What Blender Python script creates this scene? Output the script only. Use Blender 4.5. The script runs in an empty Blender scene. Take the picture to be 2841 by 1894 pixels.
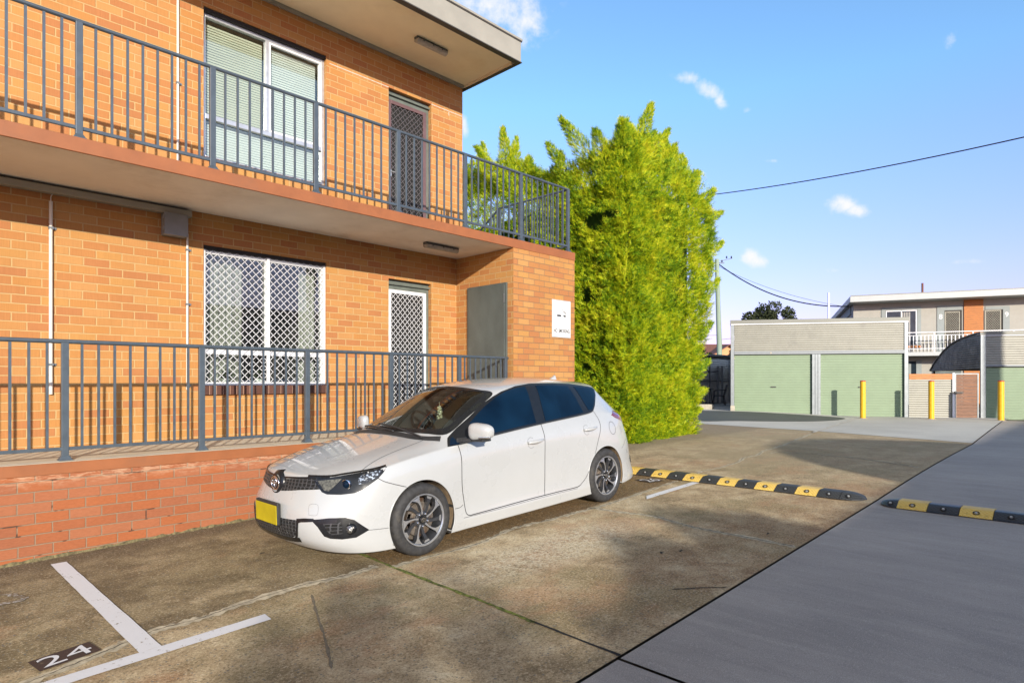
import bpy, bmesh, math, random
import numpy as np
from mathutils import Vector, Matrix
from mathutils.bvhtree import BVHTree
from mathutils.geometry import delaunay_2d_cdt
R = math.radians
SC = bpy.context.scene
COL = SC.collection
random.seed(7)

# ------------------------------------------------------------ camera
CAMZ = 1.658
cd = bpy.data.cameras.new("camera")
cam = bpy.data.objects.new("camera", cd)
COL.objects.link(cam)
cam.location = (0, 0, CAMZ)
A0 = R(44.4)
fwd = Vector((math.cos(A0), math.sin(A0), 0))
cam.rotation_euler = (R(90), 0, math.atan2(fwd.y, fwd.x) - R(90))
cd.sensor_width = 36.0
cd.lens = 36.0 * 1735.0 / 2841.0
cd.shift_x = 0.0
cd.shift_y = (1057.0 - 947.0) / 2841.0
cd.clip_start = 0.05
cd.clip_end = 2000
SC.camera = cam
SC.render.resolution_x = 1024
SC.render.resolution_y = 682

# ------------------------------------------------------------ sun, sky, exposure
SUN_EL = R(15.8)
SUN_AZ = math.atan2(-0.50, -0.866)          # compass angle of the sun, from +Y clockwise
to_sun = Vector((math.sin(SUN_AZ) * math.cos(SUN_EL), math.cos(SUN_AZ) * math.cos(SUN_EL), math.sin(SUN_EL)))
sd = bpy.data.lights.new("sun", 'SUN')
sun = bpy.data.objects.new("sun", sd)
COL.objects.link(sun)
sun.location = (-20, -30, 30)
sun.rotation_euler = (-to_sun).to_track_quat('-Z', 'Y').to_euler()
sd.energy = 5.0
sd.angle = R(0.5)
sd.color = (1.0, 0.91, 0.78)
SC.view_settings.view_transform = 'Standard'
SC.view_settings.look = 'None'
SC.view_settings.exposure = 0.53
SC.view_settings.gamma = 1.0
SC.view_settings.use_curve_mapping = False
try:
    SC.cycles.max_bounces = 8
    SC.cycles.transparent_max_bounces = 12
except Exception:
    pass

W = bpy.data.worlds.new("World")
SC.world = W
W.use_nodes = True


class NT:
    """small node-tree helper"""
    def __init__(s, tree, clear=True):
        s.t = tree
        if clear:
            tree.nodes.clear()

    def n(s, typ, ins=None, **kw):
        nd = s.t.nodes.new(typ)
        for k, v in kw.items():
            setattr(nd, k, v)
        for k, v in (ins or {}).items():
            s.put(nd.inputs[k], v)
        return nd

    def put(s, sock, v):
        if hasattr(v, 'is_output') or isinstance(v, bpy.types.NodeSocket):
            s.t.links.new(v, sock)
        else:
            if hasattr(sock.default_value, '__len__') and not hasattr(v, '__len__'):
                sock.default_value = [v] * len(sock.default_value)
            elif hasattr(v, '__len__') and len(v) == 3 and len(sock.default_value) == 4:
                sock.default_value = (*v, 1)
            else:
                sock.default_value = v

    def m(s, op, a, b=None, c=None, clamp=False):
        nd = s.n('ShaderNodeMath', operation=op)
        nd.use_clamp = clamp
        s.put(nd.inputs[0], a)
        if b is not None:
            s.put(nd.inputs[1], b)
        if c is not None:
            s.put(nd.inputs[2], c)
        return nd.outputs[0]

    def vm(s, op, a, b=None, out=0):
        nd = s.n('ShaderNodeVectorMath', operation=op)
        s.put(nd.inputs[0], a)
        if b is not None:
            s.put(nd.inputs[1], b)
        return nd.outputs['Value' if out == 'v' else 0]

    def mix(s, f, a, b, mode='MIX'):
        nd = s.n('ShaderNodeMix', data_type='RGBA', blend_type=mode)
        s.put(nd.inputs[0], f)
        s.put(nd.inputs[6], a)
        s.put(nd.inputs[7], b)
        return nd.outputs[2]

    def ss(s, x, lo, hi, a=0.0, b=1.0):
        nd = s.n('ShaderNodeMapRange', interpolation_type='SMOOTHSTEP')
        s.put(nd.inputs[0], x)
        s.put(nd.inputs[1], lo); s.put(nd.inputs[2], hi)
        s.put(nd.inputs[3], a); s.put(nd.inputs[4], b)
        return nd.outputs[0]

    def noise(s, vec, scale, detail=3, rough=.55, dist=0.0):
        nd = s.n('ShaderNodeTexNoise', {'Scale': scale, 'Detail': detail, 'Roughness': rough, 'Distortion': dist})
        if vec is not None:
            s.put(nd.inputs['Vector'], vec)
        return nd.outputs['Fac']

    def ramp(s, f, stops, interp='LINEAR'):
        nd = s.n('ShaderNodeValToRGB', {0: f})
        cr = nd.color_ramp
        cr.interpolation = interp
        while len(cr.elements) < len(stops):
            cr.elements.new(0.5)
        for e, (p, c) in zip(cr.elements, stops):
            e.position = p
            e.color = (*c, 1)
        return nd.outputs[0]

    def scale_vec(s, vec, sc):
        return s.n('ShaderNodeMapping', {'Vector': vec, 'Scale': sc}).outputs[0]


def pix_dir(px, py):
    r = (px * 2841 / 2352 - 1420.5) / 1735.0
    h = (1057 - py * 2841 / 2352) / 1735.0
    S, C = math.sin(A0), math.cos(A0)
    return Vector((r * S + C, -r * C + S, h)).normalized()


def build_world():
    t = NT(W.node_tree)
    sky = t.n('ShaderNodeTexSky', sky_type='NISHITA')
    sky.sun_disc = False
    sky.sun_elevation = SUN_EL
    sky.sun_rotation = SUN_AZ
    sky.altitude = 50
    sky.air_density = 1.0
    sky.dust_density = 0.3
    sky.ozone_density = 1.5
    d = t.n('ShaderNodeTexCoord').outputs['Generated']
    dn = t.vm('NORMALIZE', d)
    sep = t.n('ShaderNodeSeparateXYZ', {0: dn})
    el = sep.outputs['Z']
    # pale horizon, clearer blue above
    base = t.ramp(el, [(0.0, (.50, .31, .60)), (.147, (.595, .50, .75)), (.32, (.64, .695, .95)), (.40, (.64, .82, .95))])
    col = t.mix(1.0, sky.outputs[0], base, 'MULTIPLY')
    col = t.mix(1.0, col, (2.0, 2.0, 2.0), 'MULTIPLY')
    # warm fill added round the low sun, behind the camera, for shaded walls
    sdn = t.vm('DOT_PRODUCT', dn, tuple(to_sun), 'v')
    sun_fill = t.m('MULTIPLY', t.ss(sdn, .35, 1.0), 4.0)
    glow = t.n('ShaderNodeVectorMath', {0: (1.0, .78, .50), 'Scale': sun_fill}, operation='SCALE').outputs[0]
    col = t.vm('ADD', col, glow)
    # fill light added to the sky overhead, above the top of the picture
    overhead_fill = t.ss(el, 0.60, 0.86)
    col = t.mix(overhead_fill, col, (2.0, 1.85, 1.65))
    # small fair-weather clouds placed by compass direction
    nz = t.noise(dn, 26, 6, .62, .3)
    nz2 = t.noise(dn, 90, 4, .6)
    tot = None
    blobs = [(1125, 5, 125, 60, 15), (1200, 45, 55, 55, 55), (1580, 180, 38, 16, 15), (1625, 205, 50, 20, 35), (1655, 232, 24, 16, 60),
             (1935, 470, 36, 26, 15), (1965, 485, 34, 18, 10), (1722, 590, 24, 22, 0), (1740, 602, 32, 18, 10),
             (1775, 370, 34, 6, 8), (1066, 292, 14, 34, 0), (1715, 253, 12, 8, 0), (2220, 600, 34, 7, 5), (1920, 620, 26, 9, 10),
             (2180, 90, 14, 30, 15), (600, -300, 300, 70, 10), (-800, 100, 320, 90, 10), (3100, 150, 200, 60, -10), (3600, 420, 260, 50, 0)]
    for (px, py, ra, rb, ang) in blobs:
        c = pix_dir(px, py)
        up = Vector((0, 0, 1))
        right = c.cross(up).normalized()
        u2 = right.cross(c).normalized()
        a = R(-ang)
        ax = right * math.cos(a) + u2 * math.sin(a)
        ay = -right * math.sin(a) + u2 * math.cos(a)
        k = 1 / 1436.0
        du = t.m('DIVIDE', t.vm('DOT_PRODUCT', dn, tuple(ax), 'v'), ra * k)
        dv = t.m('DIVIDE', t.vm('DOT_PRODUCT', dn, tuple(ay), 'v'), rb * k)
        fr = t.m('MAXIMUM', t.vm('DOT_PRODUCT', dn, tuple(c), 'v'), 0.0)
        r2 = t.m('ADD', t.m('MULTIPLY', du, du), t.m('MULTIPLY', dv, dv))
        g = t.m('MULTIPLY', t.m('EXPONENT', t.m('MULTIPLY', r2, -1.1)), t.m('GREATER_THAN', fr, 0.3))
        dens = .55 if rb < 10 or px in (2180, 1920, 1715) else 1.0
        g = t.m('MULTIPLY', g, dens)
        tot = g if tot is None else t.m('MAXIMUM', tot, g)
    nn = t.m('ADD', t.m('MULTIPLY', nz, .75), t.m('MULTIPLY', nz2, .25))
    dens = t.ss(t.m('ADD', tot, t.m('MULTIPLY', t.m('SUBTRACT', nn, .5), 1.9)), 0.36, 1.25)
    dens = t.m('MULTIPLY', dens, t.ss(tot, 0.05, .3))
    CL = W.node_tree
    bright = t.mix(1.0, (1, 1, 1), (6.0, 6.0, 6.4), 'MULTIPLY')
    col = t.mix(dens, col, bright)
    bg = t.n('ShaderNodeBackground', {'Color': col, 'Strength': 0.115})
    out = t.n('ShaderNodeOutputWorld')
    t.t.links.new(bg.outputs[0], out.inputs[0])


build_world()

# ------------------------------------------------------------ materials
MATS = {}


def newmat(name):
    m = bpy.data.materials.new(name)
    m.use_nodes = True
    t = NT(m.node_tree)
    out = t.n('ShaderNodeOutputMaterial')
    b = t.n('ShaderNodeBsdfPrincipled')
    t.t.links.new(b.outputs[0], out.inputs[0])
    MATS[name] = m
    return m, t, b, out


def pm(name, col, rough=.6, metal=0.0, var=.08, vscale=6.0, bump=0.0, bscale=60.0, coat=0.0, spec=.5, dirt=None, stretch=(1, 1, 1)):
    """painted / plain surface with slight irregularity"""
    m, t, b, out = newmat(name)
    oc = t.n('ShaderNodeTexCoord').outputs['Object']
    v = t.scale_vec(oc, stretch)
    n1 = t.noise(v, vscale, 4, .6)
    c2 = tuple(max(0, c * (1 - 2 * var)) for c in col)
    c3 = tuple(min(1, c * (1 + var)) for c in col)
    c = t.ramp(n1, [(.3, c2), (.7, c3)])
    if dirt:
        n2 = t.noise(oc, vscale * .4, 5, .7)
        c = t.mix(t.ss(n2, .5, .75), c, dirt)
    t.put(b.inputs['Base Color'], c)
    rr = t.m('ADD', rough - .04, t.m('MULTIPLY', n1, .08))
    t.put(b.inputs['Roughness'], rr)
    b.inputs['Metallic'].default_value = metal
    b.inputs['Specular IOR Level'].default_value = spec
    b.inputs['Coat Weight'].default_value = coat
    b.inputs['Coat Roughness'].default_value = .03
    if bump:
        n3 = t.noise(v, bscale, 3, .6)
        bp = t.n('ShaderNodeBump', {'Strength': min(1, bump * 10), 'Distance': bump * .1, 'Height': n3})
        t.put(b.inputs['Normal'], bp.outputs[0])
    return m


# ------------------------------------------------------------ mesh helpers
class MB:
    def __init__(s):
        s.v = []
        s.f = []
        s.mi = []
        s.cur = 0

    def add(s, vs, fs):
        o = len(s.v)
        s.v += [tuple(p) for p in vs]
        s.f += [tuple(i + o for i in f) for f in fs]
        s.mi += [s.cur] * len(fs)
        return s

    def box(s, a, b):
        x0, y0, z0 = a
        x1, y1, z1 = b
        return s.add([(x0, y0, z0), (x1, y0, z0), (x1, y1, z0), (x0, y1, z0), (x0, y0, z1), (x1, y0, z1), (x1, y1, z1), (x0, y1, z1)],
                     [(0, 3, 2, 1), (4, 5, 6, 7), (0, 1, 5, 4), (1, 2, 6, 5), (2, 3, 7, 6), (3, 0, 4, 7)])

    def fbox(s, fr, a, b):
        """box given in a frame (origin, ux, uy, uz)"""
        o, ux, uy, uz = fr
        n0 = len(s.v)
        s.box(a, b)
        for i in range(n0, len(s.v)):
            p = s.v[i]
            s.v[i] = tuple(o + ux * p[0] + uy * p[1] + uz * p[2])
        return s

    def bar(s, p, q, w, h=None, up=(0, 0, 1)):
        p, q = Vector(p), Vector(q)
        h = h or w
        d = (q - p)
        L = d.length
        d.normalize()
        u = Vector(up)
        if abs(d.dot(u)) > .98:
            u = Vector((1, 0, 0))
        sx = d.cross(u).normalized()
        sy = sx.cross(d).normalized()
        vs = []
        for e in (p, q):
            for a, b in ((-1, -1), (1, -1), (1, 1), (-1, 1)):
                vs.append(e + sx * a * w / 2 + sy * b * h / 2)
        return s.add(vs, [(0, 1, 2, 3), (7, 6, 5, 4), (0, 4, 5, 1), (1, 5, 6, 2), (2, 6, 7, 3), (3, 7, 4, 0)])

    def tube(s, pts, r, n=8, caps=True, radii=None):
        pts = [Vector(p) for p in pts]
        rings = []
        prev = None
        for i, p in enumerate(pts):
            a = pts[max(0, i - 1)]
            b = pts[min(len(pts) - 1, i + 1)]
            d = (b - a).normalized()
            if prev is None:
                u = Vector((0, 0, 1)) if abs(d.z) < .9 else Vector((1, 0, 0))
                sx = d.cross(u).normalized()
            else:
                sx = (prev - d * prev.dot(d)).normalized()
            prev = sx
            sy = d.cross(sx)
            rr = radii[i] if radii else r
            rings.append([p + (sx * math.cos(2 * math.pi * k / n) + sy * math.sin(2 * math.pi * k / n)) * rr for k in range(n)])
        vs = [q for g in rings for q in g]
        fs = []
        for i in range(len(rings) - 1):
            for k in range(n):
                fs.append((i * n + k, i * n + (k + 1) % n, (i + 1) * n + (k + 1) % n, (i + 1) * n + k))
        if caps:
            fs.append(tuple(range(n))[::-1])
            fs.append(tuple((len(rings) - 1) * n + k for k in range(n)))
        return s.add(vs, fs)

    def lathe(s, prof, axis_o, ax, n=48, closed=False):
        """prof: list of (dist along axis, radius)"""
        o = Vector(axis_o)
        ax = Vector(ax).normalized()
        u = Vector((0, 0, 1)) if abs(ax.z) < .9 else Vector((1, 0, 0))
        sx = ax.cross(u).normalized()
        sy = ax.cross(sx)
        vs = []
        for (d, r) in prof:
            for k in range(n):
                t = 2 * math.pi * k / n
                vs.append(o + ax * d + (sx * math.cos(t) + sy * math.sin(t)) * r)
        fs = []
        m = len(prof)
        for i in range(m if closed else m - 1):
            j = (i + 1) % m
            for k in range(n):
                fs.append((i * n + k, i * n + (k + 1) % n, j * n + (k + 1) % n, j * n + k))
        return s.add(vs, fs)

    def prism(s, poly, d, cap=True):
        """poly: list of 3D points (planar), extruded by vector d"""
        d = Vector(d)
        n = len(poly)
        vs = [Vector(p) for p in poly] + [Vector(p) + d for p in poly]
        fs = [(i, (i + 1) % n, n + (i + 1) % n, n + i) for i in range(n)]
        if cap:
            fs += [tuple(range(n))[::-1], tuple(range(n, 2 * n))]
        return s.add(vs, fs)

    def obj(s, name, mats, parent=None, smooth=False, bevel=0.0, autos=None, local=False, fix=True):
        me = bpy.data.meshes.new(name)
        me.from_pydata(s.v, [], s.f)
        if not isinstance(mats, (list, tuple)):
            mats = [mats]
        for m in mats:
            me.materials.append(MATS[m] if isinstance(m, str) else m)
        if len(mats) > 1:
            me.polygons.foreach_set('material_index', s.mi)
        if fix:
            bm = bmesh.new()
            bm.from_mesh(me)
            bmesh.ops.recalc_face_normals(bm, faces=bm.faces)
            bm.to_mesh(me)
            bm.free()
        me.update()
        o = bpy.data.objects.new(name, me)
        COL.objects.link(o)
        if smooth or autos:
            me.polygons.foreach_set('use_smooth', [True] * len(me.polygons))
            if autos:
                me.set_sharp_from_angle(angle=R(autos))
        if parent is not None:
            o.parent = parent
            if not local:
                o.location = -root_loc(parent)
        if bevel:
            md = o.modifiers.new('bevel', 'BEVEL')
            md.width = bevel
            md.segments = 2
            md.limit_method = 'ANGLE'
        return o


def root_loc(p):
    if p.parent is None:
        return Vector(p.location)
    return Vector(p.location) + root_loc(p.parent)


def tag(o, label=None, cat=None, group=None, kind=None):
    if label: o['label'] = label
    if cat: o['category'] = cat
    if group: o['group'] = group
    if kind: o['kind'] = kind
    return o


def thing(name, loc, label, cat, group=None):
    o = bpy.data.objects.new(name, None)
    o.empty_display_size = .2
    COL.objects.link(o)
    o.location = loc
    return tag(o, label, cat, group)


def catmull(pts, n=8, closed=False):
    out = []
    m = len(pts)
    P = [Vector(p) for p in pts]
    rng = m if closed else m - 1
    for i in range(rng):
        p0 = P[(i - 1) % m] if closed or i > 0 else P[0]
        p1 = P[i]
        p2 = P[(i + 1) % m]
        p3 = P[(i + 2) % m] if closed or i + 2 < m else P[-1]
        for k in range(n):
            t = k / n
            out.append(.5 * ((2 * p1) + (-p0 + p2) * t + (2 * p0 - 5 * p1 + 4 * p2 - p3) * t * t + (-p0 + 3 * p1 - 3 * p2 + p3) * t ** 3))
    if not closed:
        out.append(P[-1])
    return out


def ground_z(x, y=4.0):
    if x < 9:
        z = .036 * x
    else:
        A = .13
        z = .324 + A * (1 - math.exp(-(x - 9) * .036 / A))
    if x < -12:
        z = .036 * -12
    if y > 6 and x > 16:
        k = min(1, (y - 6) / 4.0) * min(1, (x - 16) / 4.0)
        z += .16 * k * k * (3 - 2 * k)
    return z

# ------------------------------------------------------------ materials of the place
def brick_mat(name, cols, mortar, ch=.0955, bl=.256, mw=.0125, comb=True, gapdark=None, stain=None, top=None, seed=0.0, offz=0.0):
    m, t, b, out = newmat(name)
    oc = t.n('ShaderNodeTexCoord').outputs['Object']
    sp = t.n('ShaderNodeSeparateXYZ', {0: oc})
    geo = t.n('ShaderNodeNewGeometry')
    ns = t.n('ShaderNodeSeparateXYZ', {0: geo.outputs['True Normal']})
    ax = t.m('ABSOLUTE', ns.outputs[0])
    ay = t.m('ABSOLUTE', ns.outputs[1])
    isx = t.m('GREATER_THAN', ax, ay)
    u = t.m('ADD', t.m('MULTIPLY', isx, sp.outputs[1]), t.m('MULTIPLY', t.m('SUBTRACT', 1.0, isx), sp.outputs[0]))
    u = t.m('ADD', u, t.m('MULTIPLY', isx, .128))
    wob = t.m('MULTIPLY', t.m('SUBTRACT', t.noise(oc, 7, 2), .5), .006)
    u = t.m('ADD', u, wob)
    z = t.m('ADD', t.m('ADD', sp.outputs[2], offz + 10 * ch), wob)
    rowf = t.m('DIVIDE', z, ch)
    row = t.m('FLOOR', rowf)
    rn = t.n('ShaderNodeTexWhiteNoise', {'W': t.m('ADD', row, seed)}, noise_dimensions='1D').outputs['Value']
    uu = t.m('ADD', t.m('DIVIDE', u, bl), t.m('ADD', t.m('MULTIPLY', t.m('MODULO', row, 2.0), .5), t.m('MULTIPLY', rn, .06)))
    col = t.m('FLOOR', uu)
    fu = t.m('MULTIPLY', t.m('FRACT', t.m('ADD', uu, 100.0)), bl)
    fv = t.m('MULTIPLY', t.m('FRACT', rowf), ch)
    du = t.m('MINIMUM', fu, t.m('SUBTRACT', bl, fu))
    dv = t.m('MINIMUM', fv, t.m('SUBTRACT', ch, fv))
    dd = t.m('MINIMUM', du, dv)
    face = t.ss(dd, mw * .5 - .0012, mw * .5 + .0012)
    cv = t.n('ShaderNodeCombineXYZ', {0: col, 1: row, 2: seed})
    wn = t.n('ShaderNodeTexWhiteNoise', {'Vector': cv.outputs[0]}, noise_dimensions='3D')
    n = len(cols)
    rc = t.ramp(wn.outputs['Value'], [((i + .0) / n, c) for i, c in enumerate(cols)], 'CONSTANT')
    sv = t.scale_vec(oc, (150, 150, 4) if comb else (30, 30, 90))
    st = t.noise(sv, 1.0, 2, .6)
    fine = t.noise(oc, 220, 2, .6)
    rc = t.mix(t.m('MULTIPLY', t.m('ADD', t.m('MULTIPLY', st, .7), t.m('MULTIPLY', fine, .3)), .75), rc, tuple(c * .70 for c in cols[0]), 'MULTIPLY') if False else t.mix(.35, rc, t.ramp(st, [(.3, (.55, .5, .45)), (.75, (1, 1, 1))]), 'MULTIPLY')
    big = t.noise(oc, 1.3, 5, .65)
    rc = t.mix(.5, rc, t.ramp(big, [(.3, (.80, .76, .74)), (.7, (1, 1, 1))]), 'MULTIPLY')
    mc = t.mix(t.noise(oc, 25, 3), tuple(c * .75 for c in mortar), mortar)
    if gapdark:
        gn = t.noise(oc, 3.5, 3, .7)
        mc = t.mix(t.m('MULTIPLY', t.ss(gn, .55, .62), .85), mc, gapdark)
    c = t.mix(face, mc, rc)
    if stain:
        (zc, zw, scol) = stain
        k = t.ss(t.m('ADD', sp.outputs[2], t.m('MULTIPLY', t.m('SUBTRACT', t.noise(oc, 5, 4, .7), .5), zw * 1.6)), zc, zc + zw, 1, 0)
        c = t.mix(k, c, scol)
    if top:
        (z0, z1, tcol, amt) = top
        k = t.m('MULTIPLY', t.ss(t.m('ADD', sp.outputs[2], t.m('MULTIPLY', t.m('SUBTRACT', t.noise(oc, 9, 4, .7), .5), .12)), z0, z1), amt)
        c = t.mix(t.m('MULTIPLY', k, t.ss(t.noise(t.scale_vec(oc, (8, 8, 40)), 1, 4, .75), .42, .62)), c, tcol)
    t.put(b.inputs['Base Color'], c)
    b.inputs['Roughness'].default_value = .85
    b.inputs['Specular IOR Level'].default_value = .25
    h = t.m('ADD', t.m('MULTIPLY', face, .8), t.m('MULTIPLY', st, .25))
    bp = t.n('ShaderNodeBump', {'Strength': .9, 'Distance': .004, 'Height': h})
    t.put(b.inputs['Normal'], bp.outputs[0])
    return m


BR = [(0.435, 0.213, 0.069), (0.450, 0.230, 0.080), (0.424, 0.195, 0.065), (0.410, 0.182, 0.062), (0.450, 0.233, 0.072), (0.435, 0.206, 0.062), (0.395, 0.168, 0.062), (0.457, 0.240, 0.083)]
brick_mat('brick_wall', BR, (.485, .32, .142))
brick_mat('brick_smooth', BR, (.20, .14, .085), comb=False, mw=.008, seed=3.0)
brick_mat('brick_low', [(.31, .105, .045), (.33, .12, .056), (.335, .11, .043), (.30, .108, .052), (.33, .125, .06)], (.25, .175, .115), comb=False, mw=.010,
          gapdark=(.035, .02, .015), seed=9.0, offz=.0075, top=(.66, .80, (.50, .33, .21), .6))
brick_mat('brick_sill', [(.10, .045, .032), (.12, .055, .04), (.085, .04, .03)], (.36, .22, .15), ch=.6, bl=.086, mw=.008, comb=False, seed=5)
pm('orange_paint', (.262, .088, .028), .6, 0, .07, 4, bump=.01, bscale=90, dirt=(.22, .082, .032))
pm('soffit_paint', (.74, .68, .60), .8, 0, .05, 1.6, bump=.01, bscale=120, dirt=(.56, .49, .41))
pm('deck_paint', (0.510, 0.459, 0.357), .7, 0, .06, 5, bump=.015, bscale=160)
pm('eave_board', (.78, .66, .44), .7, 0, .05, 1.3, dirt=(.66, .50, .28))
pm('fascia_metal', (.30, .285, .235), .45, .1, .05, 3)
pm('fascia_dark', (.06, .055, .05), .6, .1, .1, 6)
pm('rail_paint', (.066, .086, .106), .45, .2, .08, 12, bump=.008, bscale=150)
pm('white_frame', (0.629, 0.637, 0.646), .4, .1, .04, 12)
pm('aluminium', (.50, .52, .53), .35, .6, .08, 14)
pm('pvc', (0.612, 0.561, 0.493), .5, 0, .06, 8, stretch=(1, 1, .3))
pm('grey_box', (.20, .205, .205), .6, 0, .06, 9)
pm('dark_gap', (.02, .018, .016), .9)
pm('door_grey', (.085, .10, .092), .5, .1, .12, 3, bump=.01, bscale=40, dirt=(.14, .155, .145), stretch=(1, 1, .5))
pm('frame_green', (.115, .135, .115), .5, 0, .12, 8)
pm('maroon_frame', (.145, .085, .085), .45, .2, .08, 10)
pm('grille_grey', (.16, .145, .145), .5, .4, .1, 20)
pm('blind', (.72, .72, .69), .55, 0, .03, 3)
pm('blind_old', (.60, .58, .47), .6, 0, .04, 2)
pm('curtain', (.40,.385,.35), .85, 0, .08, 6)
pm('room', (.06, .055, .05), .9, 0, .1, 2)
pm('door_panel', (.20, .20, .185), .6, 0, .05, 6)
pm('sign_white', (0.680, 0.680, 0.663), .35, 0, .02, 6)
pm('sign_ink', (.03, .032, .036), .5)
pm('light_cover', (.38, .34, .28), .35, 0, .12, 20)
pm('light_base', (.10, .10, .095), .6, 0, .1, 20)
pm('corrugated', (.21,.205,.17), .45, .15, .04, 5, dirt=(.17,.165,.14))
pm('corrugated_dark', (.15,.145,.13), .6, .2, .3, 4, dirt=(.30,.29,.25))
pm('roller_green', (.185,.25,.155), .5, 0, .035, 3, dirt=(.165,.225,.14))
pm('galv', (.19,.21,.22), .4, .4, .08, 9)
pm('garage_trim', (.135,.137,.118), .5, .2, .05, 9)
pm('lintel_grey', (.16, .175, .185), .5, .2, .05, 9)
pm('timber_orange', (0.425, 0.145, 0.021), .55, 0, .22, 9, stretch=(.6, .6, 14), bump=.02, bscale=40)
pm('timber_brown', (0.204, 0.106, 0.064), .75, 0, .25, 9, stretch=(.6, .6, 14), bump=.02, bscale=40)
pm('bollard_yellow', (0.680, 0.374, 0.010), .4, 0, .06, 9)
pm('red_cap', (.42, .06, .03), .5)
pm('render_wall', (0.320, 0.308, 0.268), .85, 0, .03, 5, bump=.01, bscale=80)
pm('render_dark', (.24, .265, .255), .8, 0, .04, 5)
pm('fascia_white', (0.400, 0.416, 0.400), .5, 0, .03, 2)
pm('pole_green', (.23, .30, .23), .85, 0, .12, 2, stretch=(1, 1, .2))
pm('cable_black', (.012, .012, .013), .6)
pm('roof_tile', (.15, .065, .05), .85, 0, .25, 12)
pm('house_orange', (.55, .28, .13), .85, 0, .1, 5)
pm('block_white', (.62, .61, .57), .85, 0, .06, 5)
pm('kerb_stone', (0.368, 0.336, 0.272), .9, 0, .12, 6, bump=.03, bscale=40)
pm('plastic_black', (.015, .015, .016), .5)
pm('apt_glass', (.02, .03, .04), .06, 0, .3, 1.5)
pm('lintel_dark', (.02, .025, .035), .6)
pm('rust', (.16, .06, .035), .8, 0, .2, 30)
pm('bark', (.09, .065, .045), .95, 0, .3, 18, bump=.1, bscale=30, stretch=(1, 1, .2))
pm('hump_yellow', (.72, .47, .07), .55, 0, .12, 14, dirt=(.50, .33, .08))
pm('hump_black', (.022, .024, .027), .5, 0, .2, 20)
pm('hump_black_gloss', (.016, .02, .026), .28, 0, .2, 20)
pm('moss_foot', (.15, .125, .06), .95, 0, .4, 22, bump=.1, bscale=60)
pm('moss', (.17, .20, .03), .95, 0, .45, 22, bump=.2, bscale=90)
pm('crack_dark', (.035, .03, .024), .95, 0, .2, 40)
pm('gouge_dark', (.17, .14, .095), .95, 0, .2, 30)
pm('joint_black', (.012, .012, .012), .95)
pm('far_building', (.25, .2, .16), .9, 0, .1, 1)


def foliage(name, stops, trans=.35, scale=2.2, sat_noise=14):
    m = bpy.data.materials.new(name)
    m.use_nodes = True
    t = NT(m.node_tree)
    out = t.n('ShaderNodeOutputMaterial')
    oc = t.n('ShaderNodeTexCoord').outputs['Object']
    n1 = t.noise(oc, scale, 4, .6)
    n2 = t.noise(oc, sat_noise, 2, .6)
    f = t.m('ADD', t.m('MULTIPLY', n1, .6), t.m('MULTIPLY', n2, .4))
    if name.startswith('cypress'):
        rp = t.n('ShaderNodeNewGeometry').outputs['Random Per Island']
        f = t.m('ADD', f, t.m('MULTIPLY', t.m('SUBTRACT', rp, .52), .26))
    c = t.ramp(f, stops)
    b = t.n('ShaderNodeBsdfPrincipled', {'Base Color': c, 'Roughness': .6, 'Specular IOR Level': .25})
    tr = t.n('ShaderNodeBsdfTranslucent', {'Color': c})
    mx = t.n('ShaderNodeMixShader', {0: trans, 1: b.outputs[0], 2: tr.outputs[0]})
    t.t.links.new(mx.outputs[0], out.inputs[0])
    MATS[name] = m


foliage('cypress', [(.28, (.03, .10, .005)), (.41, (.13, .27, .008)), (.51, (.38, .48, .010)), (.61, (.58, .60, .012)), (.74, (.68, .57, .04))])
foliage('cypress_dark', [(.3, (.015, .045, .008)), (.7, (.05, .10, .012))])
foliage('gum_leaves', [(.3, (.02, .03, .014)), (.5, (.05, .065, .03)), (.7, (.10, .11, .045))])
foliage('bush_leaves', [(.3, (.015, .022, .01)), (.5, (.035, .05, .018)), (.7, (.07, .085, .03))])


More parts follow.
